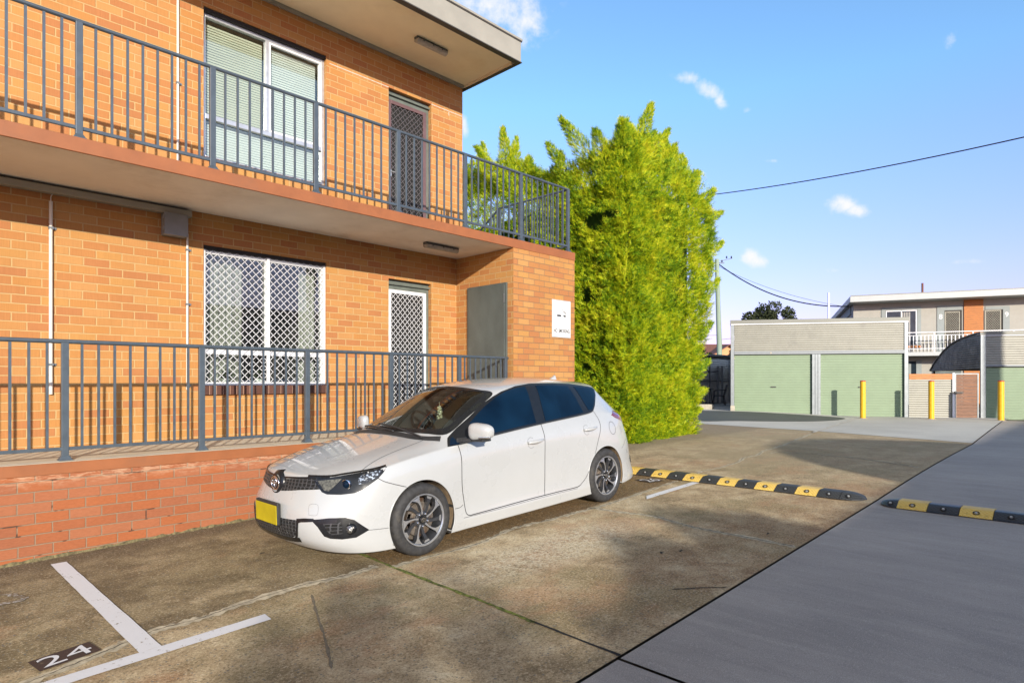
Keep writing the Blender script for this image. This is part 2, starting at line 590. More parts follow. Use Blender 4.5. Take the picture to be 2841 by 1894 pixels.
# ---- concrete of the old car park
def old_concrete():
    m, t, b, out = newmat('old_concrete')
    oc = t.n('ShaderNodeTexCoord').outputs['Object']
    sp = t.n('ShaderNodeSeparateXYZ', {0: oc})
    X, Y = sp.outputs[0], sp.outputs[1]
    n_big = t.noise(oc, .6, 5, .65)
    n_mid = t.noise(oc, 2.6, 7, .72, .2)
    n_fin = t.noise(oc, 26, 6, .8)
    n_sp = t.noise(oc, 62, 4, .8)
    n_grit = t.noise(oc, 170, 3, .7)

    def band(a, lo, hi, w=.12):
        return t.m('MULTIPLY', t.ss(a, lo - w, lo + w), t.ss(a, hi - w, hi + w, 1, 0))
    yw = t.m('ADD', Y, t.m('MULTIPLY', t.m('SUBTRACT', t.noise(oc, 1.7, 4, .6), .5), .16))
    xw = t.m('ADD', X, t.m('MULTIPLY', t.m('SUBTRACT', t.noise(oc, 1.3, 4, .6), .5), .30))
    c = t.ramp(n_mid, [(.34, (.22, .165, .095)), (.46, (.40, .31, .19)), (.56, (.53, .43, .28)), (.68, (.64, .56, .40))])
    # olive-grey algae bloom and pinkish brown stains
    c = t.mix(t.m('MULTIPLY', t.ss(n_big, .46, .60), .7), c, (.26, .22, .115))
    rustn = t.noise(t.scale_vec(oc, (1, 1.5, 1)), 1.0, 6, .68)
    c = t.mix(t.m('MULTIPLY', t.ss(rustn, .50, .64), .6), c, (.42, .25, .14))
    # pale worn patch
    d2 = t.m('ADD', t.m('POWER', t.m('DIVIDE', t.m('SUBTRACT', xw, 4.3), 1.3), 2.0), t.m('POWER', t.m('DIVIDE', t.m('SUBTRACT', yw, 3.65), .42), 2.0))
    k5 = t.m('MULTIPLY', t.ss(d2, .1, 1.3, 1, 0), t.ss(n_fin, .40, .60))
    c = t.mix(t.m('MULTIPLY', k5, .8), c, (.66, .62, .50))
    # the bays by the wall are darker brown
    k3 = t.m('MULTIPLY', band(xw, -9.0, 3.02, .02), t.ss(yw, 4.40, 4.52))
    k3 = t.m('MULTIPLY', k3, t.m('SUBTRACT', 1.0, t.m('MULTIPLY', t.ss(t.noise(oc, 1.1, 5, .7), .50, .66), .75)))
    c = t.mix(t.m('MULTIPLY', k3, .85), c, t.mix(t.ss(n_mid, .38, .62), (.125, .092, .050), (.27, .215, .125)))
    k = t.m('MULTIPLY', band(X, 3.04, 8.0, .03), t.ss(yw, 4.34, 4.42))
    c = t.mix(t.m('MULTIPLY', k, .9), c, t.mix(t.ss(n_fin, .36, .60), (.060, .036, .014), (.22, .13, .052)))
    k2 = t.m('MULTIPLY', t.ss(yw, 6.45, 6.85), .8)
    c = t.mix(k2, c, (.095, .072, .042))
    # brown tone near the new drive
    k4 = t.m('MULTIPLY', t.ss(yw, 2.5, 3.3, 1, 0), band(xw, 3.6, 8.5, 1.0))
    c = t.mix(t.m('MULTIPLY', k4, t.ss(n_mid, .30, .62, .70, .25)), c, (.30, .18, .10))
    kf = t.ss(X, 8.2, 11.0)
    c = t.mix(t.m('MULTIPLY', kf, .5), c, (.42, .34, .23))
    # grit: dark pits, pale and blue-grey stones
    c = t.mix(t.m('MULTIPLY', t.ss(n_sp, .36, .50, 1, 0), .66), c, (.085, .068, .040))
    c = t.mix(t.m('MULTIPLY', t.ss(n_sp, .53, .67), .62), c, (.68, .62, .48))
    c = t.mix(t.m('MULTIPLY', t.ss(n_fin, .34, .47, 1, 0), .42), c, (.11, .09, .055))
    vo = t.n('ShaderNodeTexVoronoi', {'Vector': oc, 'Scale': 55.0}, feature='F1')
    sc_ = t.n('ShaderNodeSeparateColor', {0: vo.outputs['Color']}).outputs[0]
    c = t.mix(t.m('MULTIPLY', t.m('MULTIPLY', t.ss(sc_, .86, .88), t.ss(vo.outputs['Distance'], .35, .42, 1, 0)), .75), c, (.14, .15, .15))
    c = t.mix(t.m('MULTIPLY', t.ss(n_grit, .38, .55, 1, 0), .30), c, (.10, .085, .055))
    c = t.mix(1.0, c, (1.0, .965, .90), 'MULTIPLY')
    t.put(b.inputs['Base Color'], c)
    t.put(b.inputs['Roughness'], t.m('SUBTRACT', .93, t.m('MULTIPLY', k, .25)))
    b.inputs['Specular IOR Level'].default_value = .3
    bp = t.n('ShaderNodeBump', {'Strength': 1.0, 'Distance': .006, 'Height': t.m('ADD', t.m('MULTIPLY', n_fin, .8), t.m('MULTIPLY', n_sp, .5))})
    t.put(b.inputs['Normal'], bp.outputs[0])


old_concrete()


def smooth_concrete(name, c0, c1, c2, sx=(1, 1, 1), rough=.75):
    m, t, b, out = newmat(name)
    oc = t.n('ShaderNodeTexCoord').outputs['Object']
    n1 = t.noise(oc, .5, 5, .6)
    n2 = t.noise(t.scale_vec(oc, sx), 1.6, 7, .78, .6)
    n3 = t.noise(oc, 160, 3, .6)
    c = t.ramp(t.m('ADD', t.m('MULTIPLY', n1, .5), t.m('MULTIPLY', n2, .5)), [(.40, c0), (.5, c1), (.60, c2)])
    c = t.mix(t.m('MULTIPLY', t.ss(n3, .5, .7), .45), c, tuple(min(1, x * 1.6) for x in c2))
    c = t.mix(t.m('MULTIPLY', t.ss(n3, .32, .45, 1, 0), .35), c, tuple(x * .5 for x in c0))
    t.put(b.inputs['Base Color'], c)
    t.put(b.inputs['Roughness'], t.m('ADD', rough - .08, t.m('MULTIPLY', n2, .16)))
    bp = t.n('ShaderNodeBump', {'Strength': .5, 'Distance': .002, 'Height': t.m('ADD', n3, t.m('MULTIPLY', n2, 1.5))})
    t.put(b.inputs['Normal'], bp.outputs[0])


smooth_concrete('new_concrete', (.25, .228, .208), (.305, .278, .252), (.36, .33, .30), (3.0, .45, 1))
smooth_concrete('pale_concrete', (.36, .35, .315), (.41, .40, .36), (.46, .45, .405), (1, .4, 1))
smooth_concrete('dark_ground', (.05, .058, .05), (.062, .070, .06), (.075, .082, .07))
smooth_concrete('soil', (.06, .045, .03), (.09, .07, .045), (.12, .09, .06))


def worn_paint(name, col, under, amt):
    m, t, b, out = newmat(name)
    oc = t.n('ShaderNodeTexCoord').outputs['Object']
    n = t.noise(oc, 30, 5, .75)
    n2 = t.noise(oc, 4, 3, .6)
    n3 = t.noise(oc, 220, 2, .5)
    k = t.ss(t.m('ADD', n, t.m('MULTIPLY', t.m('SUBTRACT', n2, .5), .35)), amt, amt + .04)
    c = t.mix(k, under, t.mix(n3, tuple(x * .88 for x in col), col))
    t.put(b.inputs['Base Color'], c)
    b.inputs['Roughness'].default_value = .7
    bp = t.n('ShaderNodeBump', {'Strength': .5, 'Distance': .003, 'Height': t.m('ADD', n, n3)})
    t.put(b.inputs['Normal'], bp.outputs[0])


worn_paint('line_white', (.66, .67, .69), (.20, .17, .12), .34)
worn_paint('plate_black', (.045, .028, .024), (.11, .085, .06), .36)
worn_paint('old_white', (.42, .42, .40), (.16, .13, .085), .50)


def text_into(mb, s, size, place, ext=.0, align='CENTER', bold=.0):
    """flat lettering turned into mesh; place(x, y) -> 3D point"""
    cu = bpy.data.curves.new('t', 'FONT')
    cu.body = s
    cu.size = size
    cu.align_x = align
    cu.resolution_u = 4
    cu.offset = bold
    o = bpy.data.objects.new('t', cu)
    COL.objects.link(o)
    dg = bpy.context.evaluated_depsgraph_get()
    me = bpy.data.meshes.new_from_object(o.evaluated_get(dg))
    mb.add([place(v.co.x, v.co.y) for v in me.vertices], [tuple(p.vertices) for p in me.polygons])
    bpy.data.objects.remove(o)
    bpy.data.meshes.remove(me)


# ------------------------------------------------------------ ground sheets
def frange(a, b, st):
    n = max(1, int(math.ceil((b - a) / st - 1e-6)))
    return [a + (b - a) * i / n for i in range(n + 1)]


XL = [-60, -40, -25, -18, -14, -12] + frange(-11, 24, .5) + [26, 28, 30, 34, 40, 50, 70]


def sheet(name, x0, x1, y0f, y1f, dz, matn, ny=6):
    """strip between y0f(x) and y1f(x), lying dz above the ground surface"""
    xs = sorted(set([x0, x1] + [x for x in XL if x0 < x < x1]))
    mb = MB()
    vs = []
    for x in xs:
        a, b = y0f(x), y1f(x)
        for j in range(ny + 1):
            y = a + (b - a) * j / ny
            vs.append((x, y, ground_z(x, y) + dz))
    n = ny + 1
    mb.add(vs, [(i * n + j, (i + 1) * n + j, (i + 1) * n + j + 1, i * n + j + 1) for i in range(len(xs) - 1) for j in range(ny)])
    return tag(mb.obj(name, matn, fix=False), kind='structure')


mb = MB()
xs = [-300, -120] + XL + [120, 400, 900]
ys = [-300, -60, -30] + frange(-20, 20, 1.0) + [30, 60, 300, 900]
vs = [(x, y, ground_z(x, y) - .05) for x in xs for y in ys]
n = len(ys)
mb.add(vs, [(i * n + j, (i + 1) * n + j, (i + 1) * n + j + 1, i * n + j + 1) for i in range(len(xs) - 1) for j in range(n - 1)])
tag(mb.obj('ground', 'soil', fix=False), kind='structure')


def edge(x):   # line between the old concrete and the new drive
    return 2.03 + (0 if x < 8 else min(1, (x - 8) / 7) * .09) + (max(0, x - 15) / 9 * .52)


def far_edge(x):
    return 2.0


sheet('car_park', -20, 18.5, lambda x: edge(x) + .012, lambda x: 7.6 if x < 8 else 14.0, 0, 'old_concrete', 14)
sheet('driveway', 2.93, 24.2, lambda x: -11.0, lambda x: edge(x) - .012, .002, 'new_concrete', 14)
sheet('driveway', -20, 2.905, lambda x: -11.0, lambda x: edge(x) - .012, .002, 'new_concrete', 14)
mb = MB()   # pale forecourt in front of the garages
# front edge runs from (15.2,2.2) to (17.2,9.3); built as a fan of quads following the ground
fx = frange(0, 1, .05)
vs = []
for a in fx:
    y = 2.25 + a * 11.0
    xa = 15.17 + (0.95 * min(1, (y - 2.2) / 3.2)) + max(0, y - 5.4) * .12
    for j in range(61):
        q = j / 60
        x = xa + q * (31 - xa)
        e0 = edge(min(x, 24.2)) + .012
        yy = e0 + (13.25 - e0) * a
        vs.append((x, yy, ground_z(x, yy) + .006))
mb.add(vs, [(i * 61 + j, i * 61 + j + 1, (i + 1) * 61 + j + 1, (i + 1) * 61 + j) for i in range(len(fx) - 1) for j in range(60)])
tag(mb.obj('forecourt', 'pale_concrete', fix=True), kind='structure')
mb = MB()   # dark green-grey ground patch before the left garage
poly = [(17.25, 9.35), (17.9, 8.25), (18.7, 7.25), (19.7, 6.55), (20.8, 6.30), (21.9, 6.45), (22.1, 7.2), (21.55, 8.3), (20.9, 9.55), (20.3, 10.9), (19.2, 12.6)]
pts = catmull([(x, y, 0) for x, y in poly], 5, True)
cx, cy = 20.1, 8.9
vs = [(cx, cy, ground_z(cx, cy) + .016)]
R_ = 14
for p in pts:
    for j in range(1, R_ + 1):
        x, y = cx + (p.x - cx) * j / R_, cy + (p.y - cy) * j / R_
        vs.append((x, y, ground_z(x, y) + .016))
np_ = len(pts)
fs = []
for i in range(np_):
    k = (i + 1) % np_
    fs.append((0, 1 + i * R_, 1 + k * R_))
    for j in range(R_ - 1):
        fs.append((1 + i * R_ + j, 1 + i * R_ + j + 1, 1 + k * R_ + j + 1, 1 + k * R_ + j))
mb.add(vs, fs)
tag(mb.obj('dark_ground', 'dark_ground'), kind='structure')


def ribbon(name, pts, w, dz, matn, jit=.0, n=10, seed=1, wj=.3):
    rnd = random.Random(seed)
    c = catmull([(p[0], p[1], 0) for p in pts], n)
    mb = MB()
    vs = []
    for i, p in enumerate(c):
        a, b = c[max(0, i - 1)], c[min(len(c) - 1, i + 1)]
        d = (b - a)
        d = d.normalized() if d.length > 0 else Vector((1, 0, 0))
        nx = Vector((-d.y, d.x, 0))
        p = p + nx * rnd.uniform(-jit, jit)
        ww = w * (1 + rnd.uniform(-wj, wj)) / 2
        if i in (0, len(c) - 1) and wj > .2:
            ww *= .1
        for s in (1, -1):
            q = p + nx * ww * s
            vs.append((q.x, q.y, ground_z(q.x, q.y) + dz))
    mb.add(vs, [(2 * i, 2 * i + 1, 2 * i + 3, 2 * i + 2) for i in range(len(c) - 1)])
    return tag(mb.obj(name, matn, fix=False), kind='structure')


pm('crack_patch', (.47, .41, .29), .95, 0, .25, 20, bump=.05, bscale=80)
pm('crack_white', (.50, .48, .42), .9, 0, .15, 20)
CR = [
    ([(-1.2, 4.05), (.2, 4.15), (.648, 4.27), (1.0, 4.38), (1.26, 4.474), (1.55, 4.46), (1.86, 4.509), (2.3, 4.53), (2.65, 4.47), (2.96, 4.50)], .085, 31),
    ([(3.0, 4.36), (3.4, 4.34), (3.95, 4.305), (4.35, 4.40), (4.67, 4.421), (5.1, 4.36), (5.52, 4.354), (5.96, 4.317), (6.5, 4.35), (7.1, 4.38), (7.8, 4.42)], .06, 32),
    ([(5.746, 4.40), (5.78, 4.0), (5.85, 3.612), (5.77, 3.3), (5.70, 3.027), (5.69, 2.568), (5.66, 2.06)], .07, 33),
    ([(8.15, 4.40), (8.6, 4.50), (9.2, 4.44), (9.9, 4.486), (10.3, 4.60), (10.74, 4.55), (11.4, 4.70), (12.48, 4.77), (13.8, 4.98), (15.4, 5.22)], .06, 34),
    ([(11.1, 4.5), (11.4, 4.3), (11.4, 3.28), (10.85, 2.16)], .05, 35),
]
for i, (p, w, sd_) in enumerate(CR):
    ribbon('crack_repair', p, w, .003, 'crack_patch', .012, 10, sd_, .45)
    ribbon('crack', p, .007, .0055, 'crack_dark', .006, 14, sd_ + 50, .6)
ribbon('crack_repair', [(15.5, 5.25), (17.0, 5.45), (19.0, 5.75), (20.6, 5.95), (22.0, 6.2)], .07, .022, 'crack_white', .02, 6, 41, .3)
ribbon('crack', [(12.0, 8.1), (12.2, 7.3), (12.6, 6.4)], .03, .004, 'crack_white', .01, 6, 42)
ribbon('crack', [(4.05, 2.35), (4.22, 2.2), (4.35, 2.06)], .012, .0055, 'crack_dark', .004, 8, 43)
# mossy joint across the bays, black joints of the drive
ribbon('moss_joint', [(3.06, 6.9), (3.055, 5.1), (3.02, 4.2), (3.0, 3.3), (2.97, 2.7)], .030, .004, 'moss', .004, 14, 51, .45)
ribbon('expansion_joint', [(2.975, 2.75), (2.965, 2.4), (2.955, 2.04)], .022, .004, 'joint_black', .002, 6, 52, .2)
ribbon('gouge', [(2.264, 4.29), (2.12, 3.95), (1.98, 3.6), (1.85, 3.3), (1.779, 3.142)], .018, .004, 'gouge_dark', .003, 6, 53, .5)
# little holes and leaf scraps in the old concrete
for i, (x, y) in enumerate([(4.75, 2.85), (4.9, 2.75), (2.45, 5.6), (5.9, 2.4)]):
    ribbon('pock_mark', [(x, y), (x + .03, y + .02), (x + .06, y + .015)], .018, .004, 'crack_dark', .006, 3, 60 + i, .5)


def quad_on(name, pts, dz, matn, label=None):
    mb = MB()
    (a, b, c, d) = [Vector((p[0], p[1], 0)) for p in pts]
    n1 = max(2, int((b - a).length / .1))
    n2 = max(1, int((d - a).length / .1))
    vs = []
    for i in range(n1 + 1):
        for j in range(n2 + 1):
            u, v = i / n1, j / n2
            p = (a * (1 - u) + b * u) * (1 - v) + (d * (1 - u) + c * u) * v
            if 0 < i < n1 or True:
                p = p + Vector((random.uniform(-.002, .002), random.uniform(-.002, .002), 0))
            vs.append((p.x, p.y, ground_z(p.x, p.y) + dz))
    m_ = n2 + 1
    mb.add(vs, [(i * m_ + j, (i + 1) * m_ + j, (i + 1) * m_ + j + 1, i * m_ + j + 1) for i in range(n1) for j in range(n2)])
    return tag(mb.obj(name, matn, fix=False), kind='structure')


LZ = .0085
quad_on('bay_line', [(1.105, 4.18), (1.225, 4.18), (1.205, 6.74), (1.090, 6.755)], LZ, 'line_white')
quad_on('bay_line', [(-4, 4.06), (1.855, 4.06), (1.865, 4.18), (-4, 4.18)], LZ, 'line_white')
quad_on('bay_line', [(6.50, 4.10), (7.80, 4.10), (7.80, 4.20), (6.66, 4.205)], LZ, 'line_white')
quad_on('bay_line', [(8.20, 4.12), (8.24, 4.12), (8.42, 6.8), (8.30, 6.8)], LZ, 'line_white')
# rough old white outline in the first bay
for p in ([(.0, 6.2), (.3, 6.17), (.62, 6.17)], [(.62, 6.17), (.74, 6.05), (.80, 5.86)], [(.0, 5.93), (.4, 5.88), (.80, 5.86)]):
    ribbon('faded_line', p, .045, .006, 'old_white', .008, 8, int(p[0][0] * 10) + 70, .5)

# painted bay numbers
def bay_number(s, corners, name='bay_number'):
    a, b, c, d = [Vector((p[0], p[1], 0)) for p in corners]   # a->b along the digits' bottom... reading direction, d above a
    quad_on(name + '_plate', corners, LZ, 'plate_black')
    mb = MB()

    def place(x, y):
        u = x
        v = y
        p = (a * (1 - u) + b * u) * (1 - v) + (d * (1 - u) + c * u) * v
        return (p.x, p.y, ground_z(p.x, p.y) + LZ + .003)
    raw = MB()
    text_into(raw, s, 1.0, lambda x, y: (x, y, 0), align='LEFT')
    x0 = min(v[0] for v in raw.v); x1 = max(v[0] for v in raw.v)
    y0 = min(v[1] for v in raw.v); y1 = max(v[1] for v in raw.v)
    mb.add([place(.08 + .84 * (v[0] - x0) / (x1 - x0), .12 + .76 * (v[1] - y0) / (y1 - y0)) for v in raw.v], raw.f)
    tag(mb.obj(name, 'line_white', fix=False), kind='structure')


bay_number('24', [(.655, 4.345), (.958, 4.395), (.935, 4.60), (.626, 4.545)])
bay_number('26', [(7.42, 4.62), (7.66, 4.55), (7.72, 4.78), (7.46, 4.90)])

# ------------------------------------------------------------ the car
pm('car_paint', (.37, .38, .382), .28, 0, .015, 3, coat=1.0)
pm('car_trim_black', (.010, .011, .013), .25, 0, .1, 20, coat=.15, spec=.3)
pm('car_plastic', (.025, .026, .028), .55, 0, .15, 30, bump=.02, bscale=300)
pm('car_seam', (.03, .03, .032), .7)
pm('car_interior', (.035, .036, .038), .75, 0, .15, 20)
pm('car_seat', (.05, .052, .055), .85, 0, .2, 40)
pm('car_under', (.022, .02, .018), .9, 0, .3, 12, dirt=(.13, .095, .06))
pm('mud', (.22, .155, .09), .95, 0, .3, 8, bump=.1, bscale=40, stretch=(1, 1, .25))
pm('chrome', (.75, .76, .78), .12, 1.0, .03, 30)
pm('lamp_dull', (.13, .125, .10), .25, .3, .4, 50)
pm('lamp_reflector', (.40, .41, .41), .22, .85, .5, 110, bump=.08, bscale=60)
pm('rubber', (.028, .028, .029), .75, 0, .25, 25, bump=.02, bscale=200, dirt=(.055, .05, .042))
pm('alloy_bright', (.48, .50, .53), .34, .8, .04, 20)
pm('alloy_dark', (.045, .048, .055), .4, .4, .1, 20)
pm('brake_metal', (.30, .26, .22), .45, .8, .2, 25, dirt=(.16, .07, .035))
pm('plate_yellow', (.46, .37, .008), .45, 0, .12, 3)
pm('ornament', (.55, .52, .36), .3, .2, .5, 90)
pm('tail_red', (.16, .008, .02), .12, 0, .3, 40, coat=1.0)
pm('indicator', (.75, .36, .12), .3, 0, .1, 20)


def glass_mat(name, tint, mixf, rough=0.0):
    m = bpy.data.materials.new(name)
    m.use_nodes = True
    t = NT(m.node_tree)
    out = t.n('ShaderNodeOutputMaterial')
    tr = t.n('ShaderNodeBsdfTransparent', {'Color': tint})
    gl = t.n('ShaderNodeBsdfGlossy', {'Color': (1, 1, 1, 1), 'Roughness': rough})
    fr = t.n('ShaderNodeFresnel', {'IOR': 1.5})
    geo = t.n('ShaderNodeNewGeometry')
    f = t.m('MULTIPLY', t.m('ADD', fr.outputs[0], mixf, clamp=True), t.m('SUBTRACT', 1.0, geo.outputs['Backfacing']))
    mx = t.n('ShaderNodeMixShader', {0: f, 1: tr.outputs[0], 2: gl.outputs[0]})
    t.t.links.new(mx.outputs[0], out.inputs[0])
    MATS[name] = m
    return m


glass_mat('windscreen_glass', (.62, .70, .66, 1), .04)
glass_mat('lamp_glass', (.85, .87, .9, 1), .03)


def tinted_glass():
    m, t, b, out = newmat('side_glass')
    oc = t.n('ShaderNodeTexCoord').outputs['Object']
    n = t.noise(oc, 2.2, 2, .5)
    c = t.ramp(n, [(.3, (.001, .006, .016)), (.7, (.003, .016, .038))])
    t.put(b.inputs['Base Color'], c)
    b.inputs['Roughness'].default_value = .03
    b.inputs['Specular IOR Level'].default_value = .22
    return m


tinted_glass()


def facet_mat():
    m, t, b, out = newmat('lamp_facets')
    oc = t.n('ShaderNodeTexCoord').outputs['Object']
    vo = t.n('ShaderNodeTexVoronoi', {'Vector': oc, 'Scale': 75.0}, feature='F1')
    r = t.n('ShaderNodeSeparateColor', {0: vo.outputs['Color']})
    k = t.ss(r.outputs[0], .60, .70)
    t.put(b.inputs['Base Color'], t.mix(k, (.02, .022, .028), (.55, .57, .58)))
    t.put(b.inputs['Metallic'], k)
    b.inputs['Roughness'].default_value = .2
    bp = t.n('ShaderNodeBump', {'Strength': 1.0, 'Distance': .02, 'Height': r.outputs[1]})
    t.put(b.inputs['Normal'], bp.outputs[0])


facet_mat()


def grille_mat():
    m, t, b, out = newmat('grille_mesh')
    oc = t.n('ShaderNodeTexCoord').outputs['Object']
    v = t.scale_vec(oc, (0, 24, 36))
    vo = t.n('ShaderNodeTexVoronoi', {'Vector': v, 'Scale': 1.0, 'Randomness': .25}, feature='DISTANCE_TO_EDGE')
    f = t.ss(vo.outputs['Distance'], .08, .2)
    t.put(b.inputs['Base Color'], t.mix(f, (.05, .052, .056), (.003, .003, .003)))
    t.put(b.inputs['Roughness'], t.m('ADD', .2, t.m('MULTIPLY', f, .7)))
    bp = t.n('ShaderNodeBump', {'Strength': 1.0, 'Distance': .01, 'Height': t.m('SUBTRACT', 1.0, f)})
    t.put(b.inputs['Normal'], bp.outputs[0])


grille_mat()

CAR_X, CAR_Y = 2.455, 5.28


def build_car():
    car = thing('parked_car', (CAR_X, CAR_Y, ground_z(CAR_X)), 'white five-door hatchback with a yellow number plate parked beside the brick wall', 'car')
    car.rotation_euler = (0, -math.atan(.036), 0)

    def part(mb, name, mats, parent=car, **kw):
        return mb.obj(name, mats, parent, local=True, **kw)

    # ---- cage
    T = [
        [(.055, 0, .785), (.085, .33, .775), (.22, .57, .765), (.50, .775, .79)],
        [(.36, 0, .865), (.38, .35, .855), (.45, .62, .83), (.68, .82, .835)],
        [(.78, 0, .955), (.79, .36, .945), (.81, .67, .91), (.93, .835, .875)],
        [(1.06, 0, 1.01), (1.08, .37, 1.0), (1.15, .70, .955), (1.22, .825, .905)],
        [(1.18, 0, 1.055), (1.21, .37, 1.04), (1.31, .71, .985), (1.38, .825, .93)],
        [(1.55, 0, 1.275), (1.58, .35, 1.255), (1.68, .665, 1.175), (1.70, .805, .965)],
        [(1.94, 0, 1.46), (1.97, .33, 1.445), (2.07, .60, 1.375), (2.05, .795, .99)],
        [(2.50, 0, 1.525), (2.50, .33, 1.51), (2.55, .59, 1.44), (2.50, .785, 1.01)],
        [(3.20, 0, 1.515), (3.20, .32, 1.50), (3.25, .57, 1.43), (3.15, .775, 1.04)],
        [(3.98, 0, 1.43), (3.97, .30, 1.42), (3.93, .51, 1.37), (3.60, .755, 1.07)],
        [(4.22, 0, 1.26), (4.20, .31, 1.25), (4.10, .55, 1.20), (3.90, .76, 1.05)],
        [(4.50, 0, .99), (4.47, .33, .99), (4.36, .60, .99), (4.15, .765, .98)],
    ]
    nk = len(T)
    top = [(0, 0), (0, 1), (0, 2)] + [(k, 3) for k in range(nk)] + [(nk - 1, 2), (nk - 1, 1), (nk - 1, 0)]
    L1 = [(.03, 0, .66), (.06, .35, .655), (.20, .63, .66), (.44, .80, .69), (.68, .855, .74), (.95, .868, .78), (1.24, .865, .80), (1.38, .862, .81),
          (1.70, .863, .83), (2.05, .866, .85), (2.5, .868, .87), (3.18, .868, .905), (3.62, .868, .92), (3.92, .845, .90), (4.22, .76, .86), (4.44, .59, .86), (4.52, .33, .87), (4.54, 0, .87)]
    L2 = [(-.04, 0, .51), (-.015, .38, .51), (.145, .68, .51), (.42, .83, .53), (.68, .88, .56), (.95, .892, .62), (1.25, .882, .62), (1.38, .872, .61),
          (1.70, .862, .61), (2.05, .860, .61), (2.5, .860, .61), (3.2, .866, .63), (3.62, .892, .66), (3.95, .880, .64), (4.30, .79, .62), (4.54, .60, .61), (4.62, .33, .61), (4.64, 0, .61)]
    L3 = [(-.05, 0, .37), (-.03, .40, .37), (.125, .70, .37), (.41, .84, .37), (.68, .885, .38), (.95, .895, .40), (1.25, .885, .38), (1.38, .874, .37),
          (1.70, .866, .34), (2.05, .866, .34), (2.5, .866, .34), (3.2, .872, .35), (3.62, .895, .40), (3.97, .885, .38), (4.31, .80, .38), (4.53, .61, .38), (4.60, .33, .38), (4.62, 0, .38)]
    L4 = [(-.02, 0, .25), (-.01, .40, .25), (.13, .71, .23), (.41, .855, .21), (.68, .892, .21), (.95, .90, .21), (1.25, .892, .22), (1.38, .89, .225),
          (1.70, .888, .23), (2.05, .888, .23), (2.5, .888, .235), (3.2, .888, .235), (3.62, .895, .24), (3.98, .89, .24), (4.34, .83, .25), (4.57, .64, .25), (4.64, .33, .25), (4.65, 0, .25)]
    L5 = [(.05, 0, .185), (.07, .36, .18), (.19, .66, .15), (.42, .845, .135), (.68, .885, .13), (.95, .89, .13), (1.25, .885, .135), (1.38, .88, .135),
          (1.70, .878, .135), (2.05, .878, .135), (2.5, .878, .135), (3.2, .878, .14), (3.62, .885, .15), (3.98, .88, .17), (4.34, .82, .19), (4.56, .63, .20), (4.63, .33, .20), (4.64, 0, .20)]
    L6 = [(x + (.10 if i < 3 else (-.10 if i > 14 else 0)), y * .80, z + .01) for i, (x, y, z) in enumerate(L5)]
    bm = bmesh.new()
    cache = {}

    def V(p, s):
        if abs(p[1]) < 1e-6:
            s = 1
        key = (round(p[0], 4), round(p[1] * s, 4), round(p[2], 4))
        if key not in cache:
            cache[key] = bm.verts.new(key)
        return cache[key]
    crl = bm.edges.layers.float.new('crease_edge')
    for s in (1, -1):
        def Q(a, b, c, d):
            vs = [V(p, s) for p in (a, b, c, d)]
            u = []
            for v in vs:
                if v not in u:
                    u.append(v)
            if len(u) >= 3:
                try:
                    bm.faces.new(u if s == 1 else u[::-1])
                except ValueError:
                    pass
        for k in range(nk - 1):
            for j in range(3):
                Q(T[k][j], T[k][j + 1], T[k + 1][j + 1], T[k + 1][j])
        rings = [[T[k][j] for k, j in top], L1, L2, L3, L4, L5, L6]
        for a, b in zip(rings[:-1], rings[1:]):
            for i in range(len(a) - 1):
                Q(a[i], b[i], b[i + 1], a[i + 1])
    loop = [V(p, 1) for p in L6] + [V(p, -1) for p in L6[1:-1][::-1]]
    bm.faces.new(loop)

    def crease(plist, val):
        for s in (1, -1):
            for a, b in zip(plist[:-1], plist[1:]):
                e = bm.edges.get((V(a, s), V(b, s)))
                if e:
                    e[crl] = val
    crease([T[k][3] for k in range(nk)], .55)
    crease([T[k][2] for k in range(4, 10)], .35)
    crease([T[k][2] for k in range(0, 4)], .25)
    crease(T[0], .8)
    crease(T[3], .5)
    crease(T[6], .3)
    crease(T[9], .75)
    crease([T[9][2], T[10][2], T[11][2]], .3)
    crease(T[11], .4)
    crease(L5, .6)
    crease(L4[5:14], .55)
    crease(L3[0:4], .3)
    crease(L2[0:4], .3)
    crease(L1[4:14], .25)
    bmesh.ops.recalc_face_normals(bm, faces=bm.faces)
    me = bpy.data.meshes.new('cage')
    bm.to_mesh(me)
    bm.free()
    for m in ('car_paint', 'car_under', 'car_interior'):
        me.materials.append(MATS[m])
    body = bpy.data.objects.new('body', me)
    COL.objects.link(body)
    md = body.modifiers.new('s', 'SUBSURF')
    md.levels = md.render_levels = 4
    deps = bpy.context.evaluated_depsgraph_get()
    me2 = bpy.data.meshes.new_from_object(body.evaluated_get(deps))
    body.modifiers.clear()
    body.data = me2
    bmf = bmesh.new()
    bmf.from_mesh(me2)
    bvh = BVHTree.FromBMesh(bmf)
    bmf.free()

    # ---- cutters: wheel wells, cabin, windscreen opening
    wheels = [(.942, .318), (3.665, .318)]
    WR = .352
    cut = MB()
    cut.cur = 0
    for (wx, wz) in wheels:
        for s in (1, -1):
            c = MB()
            n = 56
            ring = []
            for k in range(n):
                a = 2 * math.pi * k / n
                ring.append((wx + WR * math.cos(a), .60 * s, wz + WR * math.sin(a)))
            cut.prism(ring, (0, .6 * s, 0))
    cutters = [(cut, 'car_under')]
    cab = MB()
    prof = [(1.42, .50), (1.36, .93), (1.62, 1.13), (2.02, 1.33), (2.6, 1.41), (3.2, 1.40), (3.75, 1.33), (3.9, 1.12), (3.8, .5)]
    vs = []
    for s in (1, -1):
        for (x, z) in prof:
            w = .70 if z < 1 else .70 - (z - 1) * .40
            vs.append((x, s * w, z))
    n = len(prof)
    cab.add(vs, [tuple(range(n)), tuple(range(n, 2 * n))[::-1]] + [(i, n + i, n + (i + 1) % n, (i + 1) % n) for i in range(n)])
